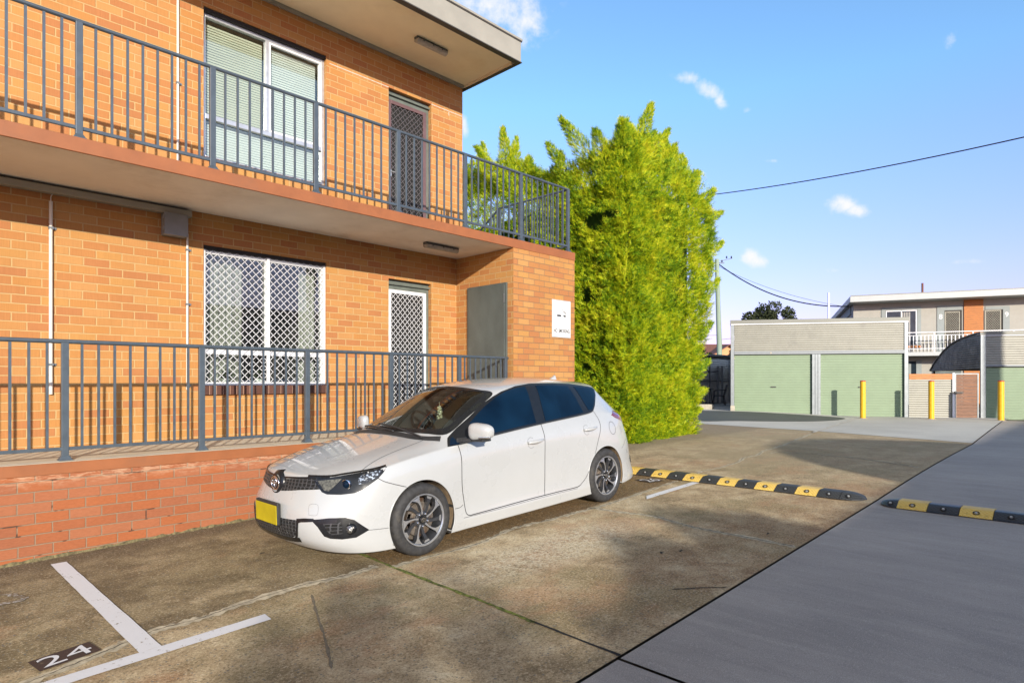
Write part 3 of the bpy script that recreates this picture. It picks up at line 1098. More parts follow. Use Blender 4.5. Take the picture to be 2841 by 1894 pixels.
    cutters.append((cab, 'car_interior'))
    # windscreen opening, cut along the glass normal
    ws = [(1.19, 0), (1.215, .30), (1.27, .52), (1.35, .655), (1.60, .635), (1.85, .595), (2.00, .555), (1.96, .45), (1.925, .25), (1.915, 0)]
    full = ws + [(x, -y) for (x, y) in ws[1:-1][::-1]]
    nrm = Vector((-.50, 0, .866))

    def wsz(x):
        return 1.05 + (x - 1.2) * .545
    wc = MB()
    wc.prism([Vector((x, y, wsz(x))) - nrm * .30 for x, y in full], nrm * .6)
    cutters.append((wc, 'car_trim_black'))
    for i, (c, mn) in enumerate(cutters):
        co = c.obj('cutter', ['car_paint', 'car_under', 'car_interior', 'car_trim_black'])
        idx = ['car_paint', 'car_under', 'car_interior', 'car_trim_black'].index(mn)
        co.data.polygons.foreach_set('material_index', [idx] * len(co.data.polygons))
        if i == 0:
            body.data.materials.append(MATS['car_trim_black'])
        md = body.modifiers.new('b', 'BOOLEAN')
        md.operation = 'DIFFERENCE'
        md.solver = 'EXACT'
        md.object = co
        md.material_mode = 'INDEX'
        deps = bpy.context.evaluated_depsgraph_get()
        deps.update()
        mm = bpy.data.meshes.new_from_object(body.evaluated_get(deps))
        body.modifiers.clear()
        body.data = mm
        bpy.data.objects.remove(co)
    body.data.name = 'body'
    body.parent = car
    body.data.polygons.foreach_set('use_smooth', [True] * len(body.data.polygons))
    body.data.set_sharp_from_angle(angle=R(38))
    COL.update_tag() if hasattr(COL, 'update_tag') else None

    # ---- projecting outlines on to the body skin
    class Pj:
        def __init__(s, o, u, v, d):
            s.o, s.u, s.v, s.d = Vector(o), Vector(u).normalized(), Vector(v).normalized(), Vector(d).normalized()

        def hit(s, a, b, off=0.0):
            p = s.o + s.u * a + s.v * b
            h = bvh.ray_cast(p, s.d)
            if h[0] is None:
                h = bvh.find_nearest(p + s.d * 3)
            q, nn = h[0], h[1]
            if nn.dot(s.d) > 0:
                nn = -nn
            return q + nn * off

    def side(s):
        return Pj((0, 3 * s, 0), (1, 0, 0), (0, 0, 1), (0, -s, 0))

    def diag(s):  # looks at the front corner
        return Pj((-3, 3 * s, 0), (1, s, 0), (0, 0, 1), (1, -s, 0))
    front = Pj((-3, 0, 0), (0, 1, 0), (0, 0, 1), (1, 0, 0))
    topv = Pj((0, 0, 3), (1, 0, 0), (0, 1, 0), (0, 0, -1))

    def patch(name, mats, pj, outline, off=.003, step=.03, parent=car, closed_smooth=0, thick=.004, **kw):
        pts = [Vector((p[0], p[1])) for p in outline]
        if closed_smooth:
            pts = [p.to_2d() if len(p) > 2 else p for p in catmull([Vector((p[0], p[1], 0)) for p in pts], closed_smooth, True)]
            pts = [Vector((p[0], p[1])) for p in pts]
        dense = []
        m = len(pts)
        for i in range(m):
            a, b = pts[i], pts[(i + 1) % m]
            k = max(1, int((b - a).length / step))
            for q in range(k):
                dense.append(a + (b - a) * q / k)
        nb = len(dense)
        x0, x1 = min(p.x for p in dense), max(p.x for p in dense)
        y0, y1 = min(p.y for p in dense), max(p.y for p in dense)
        inner = []
        x = x0 + step / 2
        while x < x1:
            y = y0 + step / 2
            while y < y1:
                c = False
                j = nb - 1
                dm = 1e9
                for i in range(nb):
                    a, b = dense[i], dense[j]
                    if (a.y > y) != (b.y > y) and x < (b.x - a.x) * (y - a.y) / (b.y - a.y) + a.x:
                        c = not c
                    dm = min(dm, (a.x - x) ** 2 + (a.y - y) ** 2)
                    j = i
                if c and dm > (step * .4) ** 2:
                    inner.append(Vector((x, y)))
                y += step
            x += step
        allp = dense + inner
        r = delaunay_2d_cdt(allp, [], [list(range(nb))], 1, 1e-5)
        v2, fs = r[0], r[2]
        vs = [pj.hit(p[0], p[1], off) for p in v2]
        mb = MB()
        mb.add(vs, [tuple(f) for f in fs])
        # skirt down to the skin
        bd = [pj.hit(p.x, p.y, off) for p in dense]
        bl = [pj.hit(p.x, p.y, -.004) for p in dense]
        o = len(mb.v)
        mb.add(bd + bl, [(i, (i + 1) % nb, nb + (i + 1) % nb, nb + i) for i in range(nb)])
        ob = part(mb, name, mats, parent, fix=False, **kw)
        # make normals face outward
        bmx = bmesh.new()
        bmx.from_mesh(ob.data)
        bmesh.ops.remove_doubles(bmx, verts=bmx.verts, dist=1e-5)
        bmesh.ops.recalc_face_normals(bmx, faces=bmx.faces)
        tot = sum((f.normal * f.calc_area() for f in bmx.faces), Vector())
        if tot.dot(pj.d) > 0:
            bmesh.ops.reverse_faces(bmx, faces=bmx.faces)
        bmx.to_mesh(ob.data)
        bmx.free()
        ob.data.polygons.foreach_set('use_smooth', [True] * len(ob.data.polygons))
        ob.data.set_sharp_from_angle(angle=R(50))
        return ob

    def seam(mb, pj, pts, w=.005, off=.0015, n=8):
        c = catmull([Vector((p[0], p[1], 0)) for p in pts], n)
        vs = []
        for i, p in enumerate(c):
            a, b = c[max(0, i - 1)], c[min(len(c) - 1, i + 1)]
            d = (b - a).normalized()
            nx = Vector((-d.y, d.x, 0)) * w / 2
            vs += [pj.hit(p.x + nx.x, p.y + nx.y, off), pj.hit(p.x - nx.x, p.y - nx.y, off)]
        mb.add(vs, [(2 * i, 2 * i + 1, 2 * i + 3, 2 * i + 2) for i in range(len(c) - 1)])
    def gap(pj, pts, w=.005, off=.0015, n=8):
        g_ = MB()
        seam(g_, pj, pts, w, off, n)
        part(g_, 'panel_gap', 'car_seam', car, fix=False)

    # ---- windows on the sides
    band = [(1.285, .918), (1.36, .985), (1.50, 1.062), (1.68, 1.150), (1.925, 1.275), (2.08, 1.335), (2.223, 1.378), (2.472, 1.424), (2.723, 1.442), (3.1, 1.432), (3.436, 1.412), (3.80, 1.366), (3.885, 1.350),
            (3.913, 1.325), (3.86, 1.26), (3.70, 1.14), (3.60, 1.083), (3.43, 1.057), (3.0, 1.035), (2.618, 1.012), (2.3, .99), (1.924, .965), (1.6, .94), (1.40, .922)]
    fg = [(1.60, .962), (1.66, 1.10), (1.80, 1.18), (1.93, 1.248), (2.10, 1.322), (2.28, 1.376), (2.45, 1.402), (2.60, 1.412), (2.575, 1.25), (2.545, 1.032), (2.25, 1.012), (1.937, .988)]
    rg = [(2.775, 1.415), (3.05, 1.408), (3.345, 1.386), (3.39, 1.25), (3.40, 1.078), (3.1, 1.060), (2.70, 1.036), (2.74, 1.25)]
    qg = [(3.465, 1.375), (3.80, 1.342), (3.875, 1.325), (3.84, 1.27), (3.70, 1.165), (3.60, 1.102), (3.52, 1.095), (3.50, 1.25)]
    tg = [(1.315, .925), (1.37, .970), (1.405, .990), (1.43, .928)]
    for s in (-1, 1):
        S_ = side(s)
        w = patch('window_surround', 'car_trim_black', S_, band, .006, .03)
        for gname, g in (('window', fg), ('window', rg), ('quarter_window', qg), ('quarter_window', tg)):
            patch(gname, 'side_glass', S_, g, .0095, .035, parent=w)
        st = MB()
        seam(st, S_, [(1.42, .925), (1.924, .967), (2.618, 1.014), (3.43, 1.060), (3.60, 1.087)], .010, .0115)
        part(st, 'window_seal', 'car_plastic', w)
        gap(S_, [(1.405, .925), (1.414, .805), (1.402, .56), (1.418, .388), (1.436, .285), (1.479, .257)], .008)
        gap(S_, [(1.479, .257), (1.846, .261), (2.3, .268), (2.75, .270), (3.077, .270), (3.15, .285)], .009)
        gap(S_, [(1.40, .248), (1.846, .247), (2.3, .252), (2.75, .254), (3.10, .254)], .004)
        gap(S_, [(2.618, 1.012), (2.590, .814), (2.572, .472), (2.545, .265)], .008)
        gap(S_, [(3.605, 1.080), (3.615, .98), (3.575, .86), (3.506, .735), (3.421, .559), (3.281, .371), (3.150, .283)], .007)
        gap(S_, [(1.30, .352), (1.36, .352), (1.402, .37)], .005)
        gap(S_, [(.537, .736), (.588, .702), (.709, .656), (.792, .629)], .006)
        gap(S_, [(4.02, .60), (4.10, .64), (4.2, .70)], .004)
        gap(topv, [(.424, .707 * s), (.505, .675 * s), (.674, .64 * s), (.911, .622 * s), (1.129, .605 * s), (1.209, .585 * s)], .006)
        D_ = diag(s)
        gap(D_, [(.884, .329), (.961, .324), (1.06, .318)], .004)
        # headlight
        gap(D_, [(.400, .474), (.472, .477), (.474, .551), (.400, .549), (.400, .474)], .0016, .0012, 6)
        hl = patch('headlight', 'car_trim_black', D_, [(.418, .748), (.45, .70), (.500, .648), (.544, .632), (.66, .628), (.771, .634), (.83, .655), (.880, .688), (.948, .734), (.985, .775), (1.012, .822), (.990, .822), (.930, .806), (.80, .788), (.674, .774), (.55, .760)], .004, .03)
        patch('indicator_lamp', 'lamp_dull', D_, [(.455, .735), (.52, .66), (.56, .655), (.60, .69), (.655, .748), (.55, .742)], .007, .03, parent=hl)
        patch('lamp_reflector', 'lamp_facets', D_, [(.80, .700), (.86, .705), (.93, .745), (.985, .805), (.93, .795), (.82, .772), (.79, .74)], .007, .03, parent=hl)
        for (uu, zz, rr) in ((.70, .705, .042),):
            p = D_.hit(uu, zz, 0)
            ax = (-D_.d * .6 + Vector((-.6, 0, 0)))
            ax.normalize()
            mb = MB()
            mb.lathe([(-.01, rr), (.012, rr), (.014, rr * .9), (.006, rr * .8)], p, ax, 28)
            part(mb, 'lamp_ring', 'chrome', hl, autos=40)
            mb = MB()
            mb.lathe([(.004, rr * .8), (.016, rr * .7), (.024, rr * .4), (.026, .001)], p, ax, 28)
            part(mb, 'lamp_lens', 'side_glass', hl, smooth=True)
        # fog lamp surround
        fs = patch('fog_lamp_surround', 'car_trim_black', D_, [(.425, .433), (.451, .440), (.573, .452), (.703, .450), (.773, .425), (.884, .331), (.785, .283), (.68, .279), (.585, .289), (.535, .308), (.481, .383)], .005, .03)
        patch('fog_lamp_mesh', 'grille_mesh', D_, [(.53, .405), (.66, .415), (.68, .39), (.68, .325), (.60, .320), (.57, .34)], .008, .03, parent=fs)
        p = D_.hit(.744, .355, 0)
        mb = MB()
        ax = Vector((-.9, .45 * s, 0)).normalized()
        mb.lathe([(-.02, .045), (.014, .045), (.020, .036), (.022, .033)], p, ax, 28)
        part(mb, 'fog_lamp_ring', 'car_trim_black', fs, autos=40)
        mb = MB()
        mb.lathe([(.016, .034), (.024, .028), (.029, .001)], p, ax, 28)
        part(mb, 'fog_lamp', 'lamp_reflector', fs, smooth=True)
        # tail light
        patch('tail_light', 'tail_red', S_, [(3.93, 1.015), (4.05, 1.055), (4.30, 1.03), (4.44, .94), (4.44, .86), (4.30, .89), (4.12, .94), (4.0, .975)], .006, .03)
        # arch lips, mud-caked liners
        for i, (wx, wz) in enumerate(wheels):
            mb = MB()
            a0, a1 = (-32, 206) if i == 0 else (-32, 212)
            pts = []
            for k in range(49):
                a = R(a0 + (a1 - a0) * k / 48)
                q = S_.hit(wx + (WR + .004) * math.cos(a), wz + (WR + .004) * math.sin(a), -.004)
                pts.append(q)
            mb.tube(pts, .007, 6)
            part(mb, 'arch_lip', 'car_paint', smooth=True)
            mb = MB()
            vs = []
            for k in range(13):
                a = R(-24 + 100 * k / 12)
                jit = random.uniform(-.006, .006)
                for yy in (.64, .80, .868):
                    rr = WR - .004 - (.03 if yy < .7 else 0) + jit
                    vs.append((wx + rr * math.cos(a), yy * s, wz + rr * math.sin(a)))
            mb.add(vs, [(3 * k + j, 3 * k + j + 1, 3 * k + j + 4, 3 * k + j + 3) for k in range(12) for j in range(2)])
            part(mb, 'mud_flap', 'mud', smooth=True)
        # door handles
        for (hx, hz) in ((2.44, .842), (3.382, .889)):
            q = S_.hit(hx, hz, 0)
            mb = MB()
            y0 = q.y
            n = 9
            pts = []
            rad = []
            for k in range(n):
                t = k / (n - 1)
                pts.append((hx - .115 + .23 * t, y0 + s * (.008 + .026 * math.sin(math.pi * t)), hz + .004 + .012 * t))
                rad.append(.014 + .004 * math.sin(math.pi * t))
            mb.tube(pts, .015, 10, radii=rad)
            part(mb, 'door_handle', 'car_paint', smooth=True)
            mb = MB()
            seam(mb, S_, [(hx - .06 + .055 * math.cos(a), hz + .055 * math.sin(a)) for a in np.linspace(.9, 5.4, 9)], .0025, .001, 4)
            part(mb, 'handle_cup', 'car_seam', fix=False)
        # wing mirror
        mc = Vector((1.555, 1.0 * s, 1.045))
        mb = MB()
        m_ = bmesh.new()
        bmesh.ops.create_uvsphere(m_, u_segments=28, v_segments=16, radius=1)
        for v in m_.verts:
            x, y, z = v.co
            x = math.copysign(abs(x) ** .7, x) * .075
            y = math.copysign(abs(y) ** .65, y) * .125
            z = math.copysign(abs(z) ** .65, z) * .078
            if x > 0: x *= .35
            z *= 1 - .18 * (y / .125 if s > 0 else -y / .125)
            x += .03 * (y * s / .125)
            v.co = Vector((x, y, z)) + mc
        m_.verts.ensure_lookup_table()
        mb.add([v.co.copy() for v in m_.verts], [tuple(v.index for v in f.verts) for f in m_.faces])
        m_.free()
        mir = part(mb, 'wing_mirror', 'car_paint', smooth=True)
        mb = MB()
        mb.bar(mc + Vector((.02, -.02 * s, -.075)), Vector((1.50, .80 * s, .955)), .075, .035)
        mb.bar(mc + Vector((-.005, -.09 * s, -.082)), mc + Vector((-.005, .07 * s, -.078)), .11, .022)
        part(mb, 'mirror_foot', 'car_plastic', mir, bevel=.006)
        mb = MB()
        mb.bar(mc + Vector((-.062, .02 * s, -.052)), mc + Vector((-.015, .128 * s, -.050)), .02, .016)
        part(mb, 'mirror_indicator', 'chrome', mir, bevel=.004)
        mb = MB()
        mb.box((1.405, min(.80 * s, .815 * s), .925), (1.53, max(.80 * s, .815 * s), .985))
        part(mb, 'mirror_base', 'car_plastic', mir, bevel=.004)
        # front grille half
        patch('upper_grille', 'grille_mesh', front, [(s * .06, .735), (s * .139, .730), (s * .30, .744), (s * .458, .752), (s * .52, .715), (s * .575, .672), (s * .50, .668), (s * .348, .656), (s * .147, .632), (s * .06, .625)], .004, .03)
        mb = MB()
        seam(mb, front, [(s * .10, .740), (s * .30, .751), (s * .46, .759), (s * .56, .762)], .016, .005)
        part(mb, 'grille_trim', 'car_trim_black', fix=False)
        mb = MB()
        seam(mb, D_, [(.36, .770), (.55, .770), (.674, .783), (.80, .796), (.92, .812), (1.0, .828)], .012, .004)
        part(mb, 'headlight_trim', 'car_trim_black', fix=False)
    # fuel flap on the near side
    mb = MB()
    S_ = side(-1)
    seam(mb, S_, [(3.848 + .075 * math.cos(a), .866 + .075 * math.sin(a)) for a in np.linspace(0, 2 * math.pi, 17)], .005, .0015, 2)
    part(mb, 'fuel_flap', 'car_seam', fix=False)
    # bumper front: lower grille, valance, plate, badge
    lg = patch('lower_grille', 'grille_mesh', front, [(-.42, .425), (-.2, .42), (0, .418), (.2, .42), (.42, .425), (.40, .30), (.30, .262), (0, .248), (-.30, .262), (-.40, .30)], .004, .04)
    for s in (-1, 1):
        mb = MB()
        patch('grille_bridge', 'car_trim_black', diag(s), [(.285, .436), (.36, .446), (.44, .447), (.475, .425), (.40, .418), (.33, .412), (.30, .40)], .007, .03, parent=lg)
        mb = MB()
        seam(mb, front, [(s * .412, .43), (s * .412, .37), (s * .395, .30), (s * .36, .262)], .022, .006)
        part(mb, 'grille_frame', 'car_trim_black', lg, fix=False)
    mb = MB()
    seam(mb, front, [(-.42, .262), (-.2, .243), (0, .238), (.2, .243), (.42, .262)], .04, .007)
    part(mb, 'front_valance', 'car_trim_black', lg, fix=False)
    mb = MB()
    mb.box((-.074, -.215, .362), (-.045, .195, .548))
    h = part(mb, 'plate_holder', 'car_plastic', bevel=.006)
    mb = MB()
    mb.box((-.081, -.208, .366), (-.0745, .188, .528))
    part(mb, 'number_plate', 'plate_yellow', h, bevel=.003)
    # badge: raised black mount and chrome emblem
    q = front.hit(0, .685, 0)
    mb = MB()
    mb.lathe([(-.05, .118), (.0, .112), (.016, .095), (.022, .078)], q, (-1, 0, .15), 40)
    mb.add([q + Vector((-.022, .079 * math.cos(a), .079 * math.sin(a))) for a in np.linspace(0, 2 * math.pi, 33)[:-1]], [tuple(range(32))])
    bmn = part(mb, 'badge_mount', 'car_trim_black', autos=50)
    mb = MB()

    def oval(cx, cz, rx, rz, r):
        pts = [q + Vector((-.026, cx + rx * math.cos(a), cz + rz * math.sin(a))) for a in np.linspace(0, 2 * math.pi, 33)]
        mb.tube(pts, r, 6, caps=False)
    oval(0, 0, .072, .056, .007)
    oval(0, .006, .022, .044, .005)
    oval(0, .022, .048, .020, .005)
    part(mb, 'emblem', 'chrome', bmn, smooth=True)
    # windscreen: glass, black edge, wipers
    wsg = [(1.155, 0), (1.175, .30), (1.235, .53), (1.325, .69), (1.60, .665), (1.86, .625), (2.03, .575), (1.99, .45), (1.955, .25), (1.945, 0)]
    full2 = wsg + [(x, -y) for (x, y) in wsg[1:-1][::-1]]
    nrm2 = Vector((-.50, 0, .866))
    gp = Pj(Vector((1.2, 0, 1.05)) + nrm2 * 2, (.866, 0, .50), (0, 1, 0), -nrm2)

    def gpt(x, y):
        return ((Vector((x, y, wsz(x))) - gp.o).dot(gp.u), y)
    wso = [gpt(x, y) for x, y in full2]
    g = patch('windscreen', 'windscreen_glass', gp, wso, .004, .05)
    # frit: ring between outer outline and opening
    o1 = catmull([Vector((*gpt(x, y), 0)) for x, y in full2], 6, True)
    c0 = sum(o1, Vector()) / len(o1)
    wsi = [(1.215, 0), (1.24, .30), (1.30, .50), (1.385, .62), (1.60, .612), (1.85, .572), (1.975, .535), (1.94, .43), (1.90, .25), (1.89, 0)]
    full3 = wsi + [(x, -y) for (x, y) in wsi[1:-1][::-1]]
    o2 = catmull([Vector((*gpt(x, y), 0)) for x, y in full3], 6, True)
    mb = MB()
    vs = [gp.hit(p.x, p.y, .0055) for p in o1] + [gp.hit(p.x, p.y, .0055) for p in o2]
    n = len(o1)
    mb.add(vs, [(i, (i + 1) % n, n + (i + 1) % n, n + i) for i in range(n)])
    part(mb, 'windscreen_border', 'car_trim_black', g, fix=False)
    mb = MB()
    seam(mb, topv, [(1.30, -.70), (1.20, -.58), (1.14, -.40), (1.115, 0), (1.14, .40), (1.20, .58), (1.30, .70)], .075, .004)
    part(mb, 'cowl', 'car_plastic', fix=False)
    for pts in ([(1.13, -.20), (1.17, .15), (1.25, .48)], [(1.18, -.58), (1.18, -.35), (1.20, -.05), (1.235, .20)]):
        mb = MB()
        c = catmull([Vector((a, b, 0)) for a, b in pts], 8)
        mb.tube([topv.hit(p.x, p.y, .022) for p in c], .009, 6)
        part(mb, 'wiper', 'car_plastic', smooth=True)
    # roof fin
    mb = MB()
    q = topv.hit(3.74, 0, 0)
    mb.prism([q + Vector(v) for v in ((-.11, -.02, -.012), (-.06, -.02, .012), (.02, -.014, .045), (.05, -.01, .062), (.06, -.012, .0), (.06, -.02, -.012))], (0, .04, 0))
    part(mb, 'roof_antenna', 'car_paint', bevel=.008)
    # rear glass
    rgp = Pj((8, 0, 1.0), (0, 1, 0), (0, 0, 1), (-1, 0, 0))
    patch('rear_window', 'side_glass', rgp, [(-.45, 1.32), (0, 1.35), (.45, 1.32), (.52, 1.08), (0, 1.05), (-.52, 1.08)] if False else [(-.42, .33), (0, .36), (.42, .33), (.50, .08), (0, .05), (-.50, .08)], .004, .06)
    # lower rear corner reflector
    for s in (-1, 1):
        patch('rear_reflector', 'car_trim_black', side(s), [(4.30, .44), (4.48, .47), (4.56, .44), (4.50, .37), (4.34, .38)], .006, .03)
    # cabin: dashboard, wheel, seats, mirror
    mb = MB()
    prof = [(1.30, .93), (1.36, .985), (1.55, 1.0), (1.72, .96), (1.80, .86), (1.78, .60), (1.30, .60)]
    mb.prism([Vector((x, -.68, z)) for x, z in prof], (0, 1.36, 0))
    part(mb, 'dashboard', 'car_interior', bevel=.02)
    mb = MB()
    mb.lathe([(-.05, .30), (.0, .22), (.03, .10), (.035, .001)], (1.62, .36, .97), (0, 0, 1), 24)
    part(mb, 'instrument_hood', 'car_interior', smooth=True)
    mb = MB()
    n = 32
    c = Vector((1.92, .37, 1.0))
    ax = Vector((1, 0, .45)).normalized()
    sy = ax.cross(Vector((0, 1, 0)))
    mb.tube([c + Vector((0, 1, 0)) * .185 * math.cos(a) + sy * .185 * math.sin(a) for a in np.linspace(0, 2 * math.pi, n)], .016, 8, caps=False)
    mb.bar(c + Vector((0, -.17, 0)), c + Vector((0, .17, 0)), .04, .03)
    mb.bar(c, c - sy * .17, .04, .03)
    part(mb, 'steering_wheel', 'car_trim_black', smooth=False)
    for (sx, sy_) in ((2.42, .36), (2.42, -.36), (3.3, .36), (3.3, -.36)):
        mb = MB()
        mb.bar((sx + .02, sy_, .62), (sx + .24, sy_, 1.12), .48, .14, up=(0, 1, 0)) if False else None
        pr = [(sx - .42, .50), (sx - .45, .62), (sx, .60), (sx + .16, 1.13), (sx + .28, 1.13), (sx + .12, .50)]
        mb.prism([Vector((x, sy_ - .25, z)) for x, z in pr], (0, .50, 0))
        st = part(mb, 'seat', 'car_seat', bevel=.05)
        mb = MB()
        mb.box((sx + .17, sy_ - .13, 1.16), (sx + .28, sy_ + .13, 1.33))
        part(mb, 'headrest', 'car_seat', st, bevel=.035)
    mb = MB()
    mb.box((1.86, -.13, 1.275), (1.89, .11, 1.335))
    part(mb, 'rear_view_mirror', 'car_trim_black', bevel=.012)

    # ---- wheels
    def wheel(wx, s):
        cy = .885 * s
        root = bpy.data.objects.new('wheel', None)
        COL.objects.link(root)
        root.parent = car
        root.location = (wx, cy, .318)
        ax = Vector((0, s, 0))
        O = Vector((0, 0, 0))
        RT, RR = .3185, .226
        mb = MB()
        mb.lathe([(-.19, RR), (-.205, RR + .03), (-.20, RT - .025), (-.185, RT - .004), (-.15, RT), (-.137, RT), (-.135, RT - .007), (-.125, RT - .007), (-.123, RT), (-.108, RT), (-.106, RT - .007), (-.096, RT - .007), (-.094, RT), (-.07, RT), (-.068, RT - .007), (-.058, RT - .007), (-.056, RT), (-.028, RT - .004), (-.010, RT - .018), (0, RT - .040), (.003, RT - .06), (-.004, RR + .012), (-.012, RR)], O, ax, 72)
        part(mb, 'tyre', 'rubber', root, autos=35)
        mb = MB()
        mb.lathe([(-.19, RR), (-.17, RR - .018), (-.10, RR - .03), (-.03, RR - .022), (-.0125, RR - .012)], O, ax, 72)
        part(mb, 'rim_barrel', 'alloy_dark', root, autos=35)
        mb = MB()
        mb.lathe([(-.012, RR - .012), (-.003, RR - .006), (-.003, RR + .003), (-.012, RR + .003)], O, ax, 72)
        part(mb, 'rim', 'alloy_bright', root, autos=35)

        def P(r, a, d):
            return Vector((r * math.cos(a), d * s, r * math.sin(a)))
        sg = -1 * s
        for k in range(5):
            a = R(90 + 72 * k + 4)
            mb = MB()
            # machined face: slim at the hub, sweeping out to a wide foot on the rim
            prof_i = [(.048, -.20, .16), (.09, -.05, .10), (.13, .05, .15), (.165, .10, .24), (.19, .12, .36), (.214, .08, .50)]
            d = [-.020, -.018, -.014, -.012, -.012, -.014]
            L_ = []
            for (r, lo, hi), dd in zip(prof_i, d):
                L_.append((P(r, a + sg * lo, dd), P(r, a + sg * hi, dd)))
            vs, fs, mi = [], [], []
            m = len(L_)
            for (p, q2) in L_:
                back = Vector((0, -.045 * s, 0))
                vs += [p, q2, q2 + back * 1.0, p + back * 1.0]
            for i in range(m - 1):
                b0, b1 = 4 * i, 4 * i + 4
                mb.cur = 0
            mb.add(vs, [])
            for i in range(m - 1):
                b0, b1 = 4 * i, 4 * i + 4
                mb.f.append((b0, b0 + 1, b1 + 1, b1)); mb.mi.append(0)
                for j in (1, 2, 3):
                    mb.f.append((b0 + j, b0 + (j + 1) % 4, b1 + (j + 1) % 4, b1 + j)); mb.mi.append(1)
            mb.f += [(0, 1, 2, 3), (4 * m - 4, 4 * m - 3, 4 * m - 2, 4 * m - 1)]
            mb.mi += [1, 1]
            part(mb, 'spoke', ['alloy_bright', 'alloy_dark'], root)
            mb = MB()
            a2 = a + sg * R(38)
            prof_i = [(.052, -.38, .10), (.09, -.22, .06), (.13, -.10, .10), (.165, -.03, .16), (.19, .0, .22), (.214, -.06, .26)]
            vs = []
            for (r, lo, hi) in prof_i:
                dd = -.030 if r < .16 else -.022
                back = Vector((0, -.035 * s, 0))
                p, q2 = P(r, a2 + sg * lo, dd), P(r, a2 + sg * hi, dd)
                vs += [p, q2, q2 + back, p + back]
            mb.add(vs, [])
            for i in range(m - 1):
                b0, b1 = 4 * i, 4 * i + 4
                mb.f.append((b0, b0 + 1, b1 + 1, b1)); mb.mi.append(0 if i >= 4 else 1)
                for j in (1, 2, 3):
                    mb.f.append((b0 + j, b0 + (j + 1) % 4, b1 + (j + 1) % 4, b1 + j)); mb.mi.append(1)
            part(mb, 'spoke', ['alloy_bright', 'alloy_dark'], root)
        mb = MB()
        mb.lathe([(-.07, .075), (-.028, .072), (-.022, .060), (-.022, .046), (-.030, .040), (-.030, .001)], O, ax, 40)
        hub = part(mb, 'hub', 'alloy_dark', root, autos=40)
        mb = MB()
        mb.lathe([(-.028, .034), (-.016, .032), (-.012, .028), (-.012, .001)], O, ax, 28)
        part(mb, 'centre_cap', 'car_trim_black', root, autos=30)
        mb = MB()
        for (rx, rz, cz) in ((.022, .017, 0), (.007, .013, .001), (.015, .006, .006)):
            mb.tube([Vector((rx * math.cos(t), -.010 * s, cz + rz * math.sin(t))) for t in np.linspace(0, 6.2832, 21)], .0022, 5, caps=False)
        part(mb, 'cap_emblem', 'chrome', root)
        for k in range(5):
            t = R(90 + 36 + 72 * k)
            mb = MB()
            mb.lathe([(-.03, .011), (-.012, .0105), (-.008, .007), (-.008, .0005)], Vector((.057 * math.cos(t), 0, .057 * math.sin(t))), ax, 8)
            part(mb, 'wheel_nut', 'chrome', root)
        mb = MB()
        mb.lathe([(-.085, .15), (-.065, .15), (-.064, .08), (-.045, .075), (-.045, .001)], O, ax, 48)
        mb.lathe([(-.13, .19), (-.12, .001)], O, ax, 32)
        part(mb, 'brake_disc', 'brake_metal', root, autos=40)
        mb = MB()
        for k in range(7):
            t = R(150 + k * 9) if wx < 2 else R(30 - k * 9)
            mb.box(((.135) * math.cos(t) - .02, min(-.1 * s, -.05 * s), .135 * math.sin(t) - .02), ((.135) * math.cos(t) + .02, max(-.1 * s, -.05 * s), .135 * math.sin(t) + .02))
        part(mb, 'brake_caliper', 'brake_metal', root)
    for (wx, wz) in wheels:
        for s in (-1, 1):
            wheel(wx, s)
    # hanging ornament on the mirror: its own thing
    om = thing('hanging_ornament', (0, 0, 0), 'small pale beaded ornament hanging from the rear-view mirror of the car', 'ornament')
    base = car.matrix_basis @ Vector((1.84, -.03, 1.28))
    om.location = base
    mb = MB()
    mb.tube([(0, 0, .0), (0.002, 0, -.06), (0, 0.003, -.12)], .003, 5)
    for k in range(12):
        a = k * 2.4
        r = .008 + .014 * (k / 12)
        rr = .012 + .005 * (k % 3)
        z = -.05 - .011 * k
        mb.lathe([(-rr, .0005), (-rr * .6, rr * .8), (0, rr), (rr * .6, rr * .8), (rr, .0005)], (r * math.cos(a), r * math.sin(a), z), (0, 0, 1), 8)
    mb.obj('beads', 'ornament', om, local=True, smooth=True)
    return car, bvh


CAR, CAR_BVH = build_car()

# ------------------------------------------------------------ the brick flats
YW, YF = 8.40, 7.0
ZD, ZS = .916, 3.94     # deck level, balcony level
flats = thing('apartment_building', (3, 8.4, .1), 'two-storey orange brick apartment building with balcony walkway and flat roof', 'building')


def wall_y(mb, y, x0, x1, z0, z1, holes, rev=.12):
    """wall facing -Y at y with rectangular holes (x0,x1,z0,z1) and reveals"""
    xs = sorted(set([x0, x1] + [h[0] for h in holes] + [h[1] for h in holes]))
    zs = sorted(set([z0, z1] + [h[2] for h in holes] + [h[3] for h in holes]))
    for i in range(len(xs) - 1):
        for j in range(len(zs) - 1):
            cx_, cz_ = (xs[i] + xs[i + 1]) / 2, (zs[j] + zs[j + 1]) / 2
            if any(h[0] < cx_ < h[1] and h[2] < cz_ < h[3] for h in holes):
                continue
            mb.add([(xs[i], y, zs[j]), (xs[i + 1], y, zs[j]), (xs[i + 1], y, zs[j + 1]), (xs[i], y, zs[j + 1])], [(0, 1, 2, 3)])
    for (a, b, c, d) in holes:
        mb.add([(a, y, c), (a, y + rev, c), (a, y + rev, d), (a, y, d)], [(0, 1, 2, 3)])
        mb.add([(b, y, c), (b, y, d), (b, y + rev, d), (b, y + rev, c)], [(0, 1, 2, 3)])
        mb.add([(a, y, d), (a, y + rev, d), (b, y + rev, d), (b, y, d)], [(0, 1, 2, 3)])
        mb.add([(a, y, c), (b, y, c), (b, y + rev, c), (a, y + rev, c)], [(0, 1, 2, 3)])


